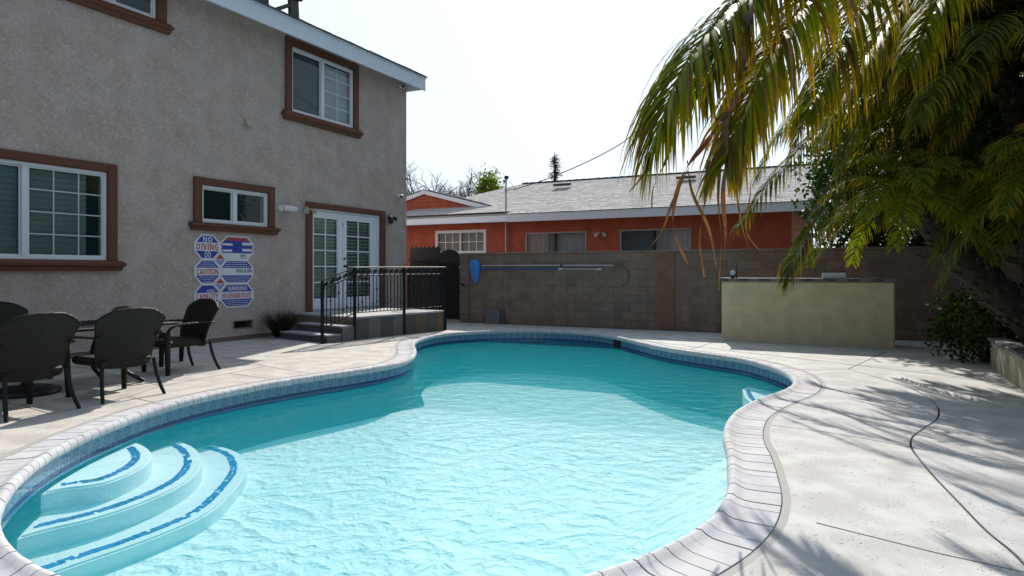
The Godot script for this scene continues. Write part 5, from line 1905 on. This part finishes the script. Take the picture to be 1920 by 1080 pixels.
func build_plants() -> void:
	var g1 := Color(0.20, 0.25, 0.012); var g2 := Color(0.05, 0.09, 0.012)
	var gold := Color(0.55, 0.32, 0.03); var lime := Color(0.34, 0.30, 0.03)
	# the near palm whose fronds hang into the picture from above
	var c := thing("palm_tree", "near palm with broad hanging leaflets and brown dry tips in front of the roof", "palm", Vector3(2.3, 0.30, -7.6), 0.0, "palms in the planter")
	var o := c.position
	part(c, "trunk", palm_trunk([Vector3(0, 0, 0), Vector3(-0.05, 1.6, -0.2), Vector3(-0.25, 3.4, -0.5), Vector3(-0.55, 5.15, -0.7)], 0.17, 0.11), mt.bark)
	var crown := Vector3(1.75, 5.5, -8.3)
	var near := [
		[[crown, Vector3(0.9, 5.0, -7.1), Vector3(0.2, 4.6, -6.5), Vector3(-0.35, 4.1, -6.0), Vector3(-0.72, 3.55, -5.55), Vector3(-0.92, 3.1, -5.3), Vector3(-1.05, 2.7, -5.15)], 130, 0.92, 0.036, 2.4, 0.10],
		[[crown, Vector3(0.8, 4.8, -6.9), Vector3(0.04, 4.1, -6.21), Vector3(-0.33, 3.5, -5.68), Vector3(-0.60, 2.95, -5.32), Vector3(-0.76, 2.48, -5.12), Vector3(-0.85, 2.15, -5.0)], 120, 0.85, 0.036, 2.5, 0.25],
		[[crown, Vector3(0.75, 4.95, -7.0), Vector3(-0.04, 4.45, -6.4), Vector3(-0.62, 3.86, -5.87), Vector3(-0.99, 3.27, -5.34), Vector3(-1.18, 2.87, -5.08), Vector3(-1.29, 2.52, -4.96), Vector3(-1.36, 2.20, -4.93)], 150, 0.95, 0.036, 2.3, 0.10],
		[[crown, Vector3(1.02, 5.64, -8.83), Vector3(0.05, 4.87, -7.95), Vector3(-0.42, 4.10, -7.27), Vector3(-0.77, 3.40, -6.81), Vector3(-0.97, 2.82, -6.55), Vector3(-1.10, 2.34, -6.40)], 140, 0.98, 0.036, 2.5, 0.12],
		[[crown, Vector3(1.22, 5.70, -8.96), Vector3(0.46, 4.93, -8.29), Vector3(0.05, 4.17, -7.81), Vector3(-0.24, 3.46, -7.51), Vector3(-0.47, 2.89, -7.24)], 130, 0.95, 0.035, 2.4, 0.05],
		[[crown, Vector3(1.34, 5.64, -9.34), Vector3(0.73, 4.87, -9.09), Vector3(0.27, 4.17, -8.78), Vector3(-0.10, 3.46, -8.45), Vector3(-0.37, 2.82, -8.31)], 125, 0.92, 0.034, 2.4, 0.03],
		[[crown, Vector3(0.77, 6.02, -9.47), Vector3(-0.26, 5.57, -8.96), Vector3(-1.02, 4.87, -8.45), Vector3(-1.60, 3.97, -8.06), Vector3(-1.92, 3.21, -7.81)], 130, 0.92, 0.034, 2.3, 0.06],
		[[crown, Vector3(1.54, 5.51, -8.96), Vector3(1.09, 4.87, -8.45), Vector3(0.70, 4.10, -8.06), Vector3(0.45, 3.40, -7.81)], 120, 0.92, 0.034, 2.4, 0.03]]
	for f in near:
		var ctrl := []
		for p in f[0]: ctrl.append(p - o)
		part(c, "frond", frond(ctrl, f[1], f[2], f[3], f[4], 0.022, g1, gold, f[5]), mt.palm_leaf)
	for i in 11:
		var az := -0.2 + i * 0.42
		part(c, "frond", frond(generic_frond(crown - o, az, rng.randf_range(0.2, 0.9), rng.randf_range(2.2, 2.8), rng.randf_range(0.6, 1.0)), 40, 0.7, 0.045, 1.4, 0.022, g1, gold, 0.05), mt.palm_leaf)
	# twisted dead leaf strips
	for k in 3:
		var dm := M.new()
		var ctrl: Array = [[Vector3(-0.71, 3.25, -5.15), Vector3(-0.75, 2.89, -5.07), Vector3(-0.80, 2.58, -5.04), Vector3(-0.96, 2.31, -4.96), Vector3(-1.13, 2.04, -4.87), Vector3(-1.19, 1.69, -4.84), Vector3(-1.09, 1.39, -4.89)],
			[Vector3(-0.96, 2.31, -4.96), Vector3(-1.08, 2.12, -4.90), Vector3(-1.2, 1.85, -4.86), Vector3(-1.28, 1.63, -4.84), Vector3(-1.42, 1.47, -4.82), Vector3(-1.50, 1.46, -4.80)],
			[Vector3(-0.86, 2.5, -5.02), Vector3(-0.84, 2.2, -4.98), Vector3(-0.86, 1.9, -4.95), Vector3(-0.84, 1.6, -4.93), Vector3(-0.86, 1.32, -4.92)]][k]
		var pts := spline(ctrl, 8)
		var n := pts.size()
		for i in n - 1:
			var ta := i * (0.35 if k == 0 else 0.16); var tb := (i + 1) * (0.35 if k == 0 else 0.16)
			var wa: float = [0.045, 0.016, 0.03][k] * (1.0 - 0.85 * i / n); var wb: float = [0.045, 0.016, 0.03][k] * (1.0 - 0.85 * (i + 1.0) / n)
			var a: Vector3 = pts[i] - o; var b: Vector3 = pts[i + 1] - o
			var sa := Vector3(cos(ta), 0.1, sin(ta)) * wa; var sb := Vector3(cos(tb), 0.1, sin(tb)) * wb
			var g := rng.randf_range(0.8, 1.2)
			dm.tint = Color(0.17 * g, 0.12 * g, 0.10 * g) if i < n * 0.45 else Color(0.30 * g, 0.13 * g, 0.05 * g)
			dm.quad(a - sa, a + sa, b + sb, b - sb)
		part(c, "dry_leaf", dm, mt.dry_leaf)
	for strip in [
		[Vector3(-0.82, 2.36, -5.09), Vector3(-0.80, 2.01, -5.10), Vector3(-0.75, 1.66, -5.12), Vector3(-0.66, 1.39, -5.17)],
		[Vector3(-0.97, 2.16, -5.01), Vector3(-1.00, 1.85, -5.00), Vector3(-1.03, 1.58, -4.98), Vector3(-1.00, 1.31, -5.00)],
		[Vector3(-0.89, 2.24, -5.05), Vector3(-0.91, 1.89, -5.04), Vector3(-0.89, 1.58, -5.05), Vector3(-0.91, 1.21, -5.05)],
		[Vector3(-0.74, 2.28, -5.13), Vector3(-0.70, 1.97, -5.15), Vector3(-0.73, 1.66, -5.14), Vector3(-0.64, 1.50, -5.18)],
		[Vector3(-1.11, 2.16, -4.94), Vector3(-1.08, 1.93, -4.96), Vector3(-0.97, 1.66, -5.01), Vector3(-0.92, 1.37, -5.04)],
		[Vector3(-1.26, 2.44, -4.86), Vector3(-1.33, 2.20, -4.83), Vector3(-1.40, 2.05, -4.79), Vector3(-1.49, 1.93, -4.75)],
		[Vector3(-1.20, 2.40, -4.89), Vector3(-1.25, 2.16, -4.87), Vector3(-1.33, 1.97, -4.83), Vector3(-1.34, 1.81, -4.82)]]:
		var dm := M.new()
		var pts := spline(strip, 6)
		var n := pts.size()
		var ph := rng.randf() * TAU
		var w0 := rng.randf_range(0.012, 0.022)
		for i in n - 1:
			var wa := w0 * (1.0 - 0.8 * i / n); var wb := w0 * (1.0 - 0.8 * (i + 1.0) / n)
			var sa := Vector3(cos(ph + i * 0.18), 0.1, sin(ph + i * 0.18)) * wa; var sb := Vector3(cos(ph + i * 0.18 + 0.18), 0.1, sin(ph + i * 0.18 + 0.18)) * wb
			var g := rng.randf_range(0.7, 1.3)
			dm.tint = Color(0.12 * g, 0.12 * g, 0.04 * g).lerp(Color(0.36 * g, 0.19 * g, 0.07 * g), i / float(n))
			dm.quad(pts[i] - o - sa, pts[i] - o + sa, pts[i + 1] - o + sb, pts[i + 1] - o - sb)
		part(c, "dry_leaf", dm, mt.dry_leaf)
	# the tall palm at the right edge, fine arching fronds
	var b := thing("palm_tree", "tall palm at the right edge, gold-tipped fronds arching over the bar", "palm", Vector3(2.4, 0.0, -12.75), 0.0, "palms in the planter")
	o = b.position
	part(b, "trunk", palm_trunk([Vector3(0, 0, 0), Vector3(0.0, 1.6, 0), Vector3(-0.12, 3.1, 0.02), Vector3(-0.42, 4.4, 0.05)], 0.20, 0.16), mt.bark)
	crown = Vector3(1.98, 4.66, -12.69)
	var az0 := 0.3
	for i in 46:
		az0 += 2.39996
		var el := lerpf(0.05, 1.3, i / 45.0)
		part(b, "frond", frond(generic_frond(crown - o, az0, el, rng.randf_range(2.6, 3.4), rng.randf_range(0.6, 0.9)), 76, 0.68, 0.034, 1.7, 0.018, g2.lerp(g1, rng.randf()), gold if rng.randf() < 0.6 else lime, 0.04), mt.palm_leaf)
	# fronds that reach to the left over the bar
	for e in [[-1.35, 0.35, 3.2, 0.72], [-1.05, 0.3, 3.0, 0.7], [-0.75, 0.2, 2.9, 0.7], [-1.6, 0.3, 3.3, 0.72], [-1.85, 0.25, 3.1, 0.7], [-2.2, 0.4, 3.0, 0.8], [-1.2, 0.7, 3.5, 0.9], [-1.75, 0.75, 3.6, 0.9], [-1.5, 0.1, 2.9, 0.6], [-1.45, 0.9, 3.4, 0.9], [-2.0, 0.8, 3.2, 0.9]]:
		part(b, "frond", frond(generic_frond(crown - o, e[0], e[1], e[2] * 1.2, e[3]), 90, 0.72, 0.036, 1.8, 0.02, g2.lerp(g1, rng.randf()), gold, 0.05), mt.palm_leaf)
	for e in [[crown, Vector3(0.95, 4.56, -12.16), Vector3(-0.14, 3.84, -11.33), Vector3(-0.98, 2.91, -10.61), Vector3(-1.55, 2.04, -10.18)],
		[crown, Vector3(1.09, 4.35, -12.09), Vector3(0.21, 3.41, -11.36), Vector3(-0.45, 2.27, -10.74), Vector3(-0.81, 1.57, -10.41), Vector3(-0.91, 1.23, -10.36)],
		[crown, Vector3(1.17, 4.31, -12.28), Vector3(0.50, 3.62, -11.80), Vector3(-0.07, 2.71, -11.35), Vector3(-0.43, 1.98, -11.04)],
		[crown, Vector3(1.04, 4.76, -12.35), Vector3(-0.07, 4.47, -11.64), Vector3(-0.94, 3.70, -11.05), Vector3(-1.38, 2.81, -10.82)],
		[crown, Vector3(1.38, 4.19, -12.24), Vector3(0.91, 3.49, -11.73), Vector3(0.49, 2.68, -11.36), Vector3(0.21, 2.10, -11.07)],
		[crown, Vector3(1.26, 5.10, -12.46), Vector3(0.22, 5.10, -11.92), Vector3(-0.81, 4.60, -11.40), Vector3(-1.55, 3.67, -11.01), Vector3(-2.00, 2.85, -10.79)],
		[crown, Vector3(0.69, 5.79, -12.45), Vector3(-0.38, 5.31, -11.76), Vector3(-1.05, 4.46, -11.41), Vector3(-1.35, 3.54, -11.26)],
		[crown, Vector3(0.81, 5.35, -12.24), Vector3(-0.07, 4.80, -11.64), Vector3(-0.65, 3.95, -11.20), Vector3(-0.94, 3.05, -11.05)],
		[crown, Vector3(1.02, 5.67, -13.05), Vector3(0.31, 5.36, -12.82), Vector3(-0.31, 4.56, -12.50), Vector3(-0.64, 3.57, -12.34)],
		[crown, Vector3(1.09, 5.01, -12.09), Vector3(0.49, 4.36, -11.51), Vector3(0.00, 3.54, -11.11), Vector3(-0.28, 2.76, -10.96)],
		[crown, Vector3(1.47, 5.71, -13.14), Vector3(0.94, 5.33, -13.00), Vector3(0.39, 4.44, -12.72), Vector3(0.07, 3.46, -12.56)],
		[crown, Vector3(1.55, 5.00, -12.05), Vector3(1.09, 4.40, -11.39), Vector3(0.66, 3.57, -10.89), Vector3(0.46, 2.84, -10.79)],
		[crown, Vector3(1.72, 4.99, -11.86), Vector3(1.44, 4.36, -11.15), Vector3(1.14, 3.56, -10.71), Vector3(1.01, 2.85, -10.65)],
		[crown, Vector3(0.70, 6.32, -12.74), Vector3(-0.24, 6.38, -12.40), Vector3(-1.02, 5.76, -11.99), Vector3(-1.65, 4.88, -11.66), Vector3(-2.04, 3.90, -11.46)]]:
		var ctrl := []
		for p in e: ctrl.append(p - o)
		part(b, "frond", frond(ctrl, 120, 0.66, 0.030, 2.2, 0.018, g2.lerp(g1, rng.randf()), gold, 0.04), mt.palm_leaf)
	# the low leaning palm
	var a := thing("palm_tree", "low palm with a thick trunk leaning left from the planter", "palm", Vector3(2.35, 0.30, -10.55), 0.0, "palms in the planter")
	o = a.position
	part(a, "trunk", palm_trunk([Vector3(0, 0, 0), Vector3(-0.55, 0.55, 0.1), Vector3(-1.15, 1.2, 0.15), Vector3(-1.68, 1.95, 0.15)], 0.24, 0.17), mt.bark)
	crown = Vector3(0.62, 2.4, -10.4)
	az0 = 0.0
	for i in 26:
		az0 += 2.39996
		var el := lerpf(-0.15, 1.25, i / 25.0)
		part(a, "frond", frond(generic_frond(crown - o, az0, el, rng.randf_range(1.3, 1.7), rng.randf_range(0.7, 1.0)), 66, 0.34, 0.019, 1.3, 0.012, g2.lerp(g1, rng.randf()), lime if rng.randf() < 0.6 else gold, 0.03), mt.palm_leaf)
	# a fourth palm right of the frame edge: its drooping fronds show at the right
	var e2 := thing("palm_tree", "palm at the right margin with drooping fronds hanging beside the trunks", "palm", Vector3(2.05, 0.30, -9.45), 0.0, "palms in the planter")
	o = e2.position
	part(e2, "trunk", palm_trunk([Vector3(0, 0, 0), Vector3(0.1, 1.0, 0), Vector3(0.0, 2.05, 0)], 0.18, 0.14), mt.bark)
	crown = Vector3(2.0, 2.5, -9.45)
	az0 = 1.0
	for i in 22:
		az0 += 2.39996
		part(e2, "frond", frond(generic_frond(crown - o, az0, lerpf(-0.2, 1.1, i / 21.0), rng.randf_range(1.3, 1.8), rng.randf_range(0.8, 1.1)), 60, 0.36, 0.020, 1.4, 0.014, g2.lerp(g1, rng.randf()), gold if rng.randf() < 0.5 else lime, 0.03), mt.palm_leaf)
	# dense trees behind the block wall
	var greens := [Color(0.03, 0.06, 0.014), Color(0.045, 0.085, 0.018), Color(0.06, 0.105, 0.02), Color(0.025, 0.045, 0.012)]
	var defs := [
		["dense green tree behind the wall above the bar", Vector3(0.9, 0, -17.4), 3.6, Vector3(1.9, 2.7, 1.2)],
		["dense green tree behind the wall beyond the leaning trunk", Vector3(2.9, 0, -17.2), 3.6, Vector3(1.9, 2.9, 1.3)],
		["tall dark tree behind the wall at the right margin", Vector3(5.6, 0, -16.8), 4.6, Vector3(2.2, 3.2, 1.6)],
		["broad dark tree in front of the wall, overhanging the planter corner", Vector3(3.5, 0, -13.7), 3.5, Vector3(1.9, 1.5, 1.4)],
		["dark tree beyond the frame, right of the planter", Vector3(5.6, 0, -9.8), 4.2, Vector3(2.2, 2.6, 2.2)]]
	for d in defs:
		var t := thing("garden_tree", d[0], "tree", d[1], 0.0, "garden trees at the right of the block wall")
		var tm := M.new()
		tm.tint = Color(0.05, 0.04, 0.03)
		branch(tm, Vector3.ZERO, Vector3.UP, d[2] * 0.6, 0.13, 4, 0.55, 0.08)
		part(t, "trunk", tm, mt.bark)
		part(t, "crown", leaf_cloud(Vector3(0, d[2], 0), d[3], 330, 90, 0.12, greens, 0.26), mt.leaf)
	var bush := thing("shrub", "dark leafy shrub in the shade at the planter corner", "shrub", Vector3(1.75, 0.0, -12.2))
	part(bush, "foliage", leaf_cloud(Vector3(0, 0.55, 0), Vector3(0.75, 0.5, 0.6), 60, 60, 0.075, greens, 0.14), mt.leaf)
	var bs := M.new()
	bs.tint = Color(0.05, 0.04, 0.03)
	for i in 9:
		bs.tube([Vector3(rng.randf_range(-0.1, 0.1), 0, rng.randf_range(-0.1, 0.1)), Vector3(rng.randf_range(-0.5, 0.5), 0.6, rng.randf_range(-0.4, 0.4))], [0.015, 0.006], 4, 1.0, false)
	part(bush, "stem", bs, mt.bark)
	for h in [["dark rounded shrub in the planter behind the leaning palm", Vector3(3.0, 0.3, -10.9), Vector3(0.75, 0.8, 0.7)], ["tall dark shrub behind the planter beside the block wall", Vector3(3.5, 0.0, -12.9), Vector3(1.1, 1.2, 0.8)]]:
		var hb := thing("shrub", h[0], "shrub", h[1])
		part(hb, "foliage", leaf_cloud(Vector3(0, h[2].y + 0.1, 0), h[2], 130, 60, 0.085, greens, 0.16), mt.leaf)
		var hs := M.new()
		hs.tint = Color(0.05, 0.04, 0.03)
		for i in 7:
			hs.tube([Vector3(rng.randf_range(-0.1, 0.1), 0, rng.randf_range(-0.1, 0.1)), Vector3(rng.randf_range(-0.5, 0.5), h[2].y, rng.randf_range(-0.4, 0.4))], [0.02, 0.008], 4, 1.0, false)
		part(hb, "stem", hs, mt.bark)
	var herb := thing("shrub", "wispy grey-green shrub between house wall and entry steps", "shrub", Vector3(-10.52, 0.0, -10.05))
	var hm := M.new()
	for i in 800:
		var a2 := rng.randf() * TAU
		var ln := rng.randf_range(0.3, 0.75)
		var d := Vector3(cos(a2) * rng.randf_range(0.1, 0.6), 1.0, sin(a2) * rng.randf_range(0.1, 0.6))
		var k := rng.randf_range(0.6, 1.3)
		leaflet(hm, Vector3(cos(a2) * 0.12 * rng.randf(), 0.02, sin(a2) * 0.15 * rng.randf()), d, Vector3(sin(a2), 0.2, cos(a2)), ln, 0.008, 1.1, Color(0.03 * k, 0.035 * k, 0.022 * k), Color(0.05 * k, 0.05 * k, 0.035 * k), 4)
	part(herb, "foliage", hm, mt.leaf)
	# far trees beyond the orange house
	var bares := [["bare branching tree nearest the stucco house corner", Vector3(-26.3, 0, -37.5), 7.0, 0], ["bare branching tree between the gable and the bright green tree", Vector3(-23.9, 0, -38.0), 6.8, 3], ["thin bare tree close left of the bright green tree", Vector3(-20.9, 0, -36.5), 6.4, 5]]
	for d in bares:
		rng.seed = 100 + d[3]
		var t := thing("bare_tree", d[0], "tree", d[1], 0.0, "bare trees beyond the orange house")
		var tm := M.new()
		tm.tint = Color(0.10, 0.085, 0.08)
		branch(tm, Vector3.ZERO, Vector3.UP, d[2] * 0.42, 0.24, 6, 0.6, 0.03)
		part(t, "trunk", tm, mt.bark)
	rng.seed = 55
	var gt := thing("green_tree", "small bright yellow-green tree rising behind the roof by the service mast", "tree", Vector3(-19.5, 0, -34.9))
	var gtm := M.new()
	gtm.tint = Color(0.08, 0.06, 0.04)
	gtm.tube([Vector3.ZERO, Vector3(0, 5.6, 0)], [0.16, 0.06], 6)
	part(gt, "trunk", gtm, mt.bark)
	part(gt, "crown", leaf_cloud(Vector3(0, 6.1, 0), Vector3(0.65, 1.15, 0.65), 60, 60, 0.16, [Color(0.22, 0.30, 0.03), Color(0.16, 0.24, 0.03), Color(0.28, 0.34, 0.04)], 0.22), mt.leaf)
	var ct := thing("sparse_conifer", "sparse dark conifer standing behind the roof ridge", "tree", Vector3(-20.1, 0, -45.9))
	var cm := M.new()
	cm.tint = Color(0.06, 0.055, 0.05)
	cm.tube([Vector3.ZERO, Vector3(0.05, 7.0, 0), Vector3(0, 10.3, 0)], [0.3, 0.17, 0.02], 6)
	for i in 170:
		var y := rng.randf_range(5.5, 10.0)
		var ln := (10.4 - y) * 0.26 * rng.randf_range(0.5, 1.2) + 0.1
		var a3 := rng.randf() * TAU
		var d := Vector3(cos(a3), rng.randf_range(-0.35, 0.15), sin(a3))
		cm.tube([Vector3(0, y, 0), Vector3(0, y, 0) + d * ln], [0.035, 0.012], 3, 1.0, false)
		for q in 4:
			var s0 := Vector3(0, y, 0) + d * ln * rng.randf_range(0.3, 1.0)
			cm.tube([s0, s0 + Vector3(rng.randfn() * 0.2, rng.randf_range(-0.3, 0.1), rng.randfn() * 0.2)], [0.02, 0.008], 3, 1.0, false)
	part(ct, "trunk", cm, mt.bark)
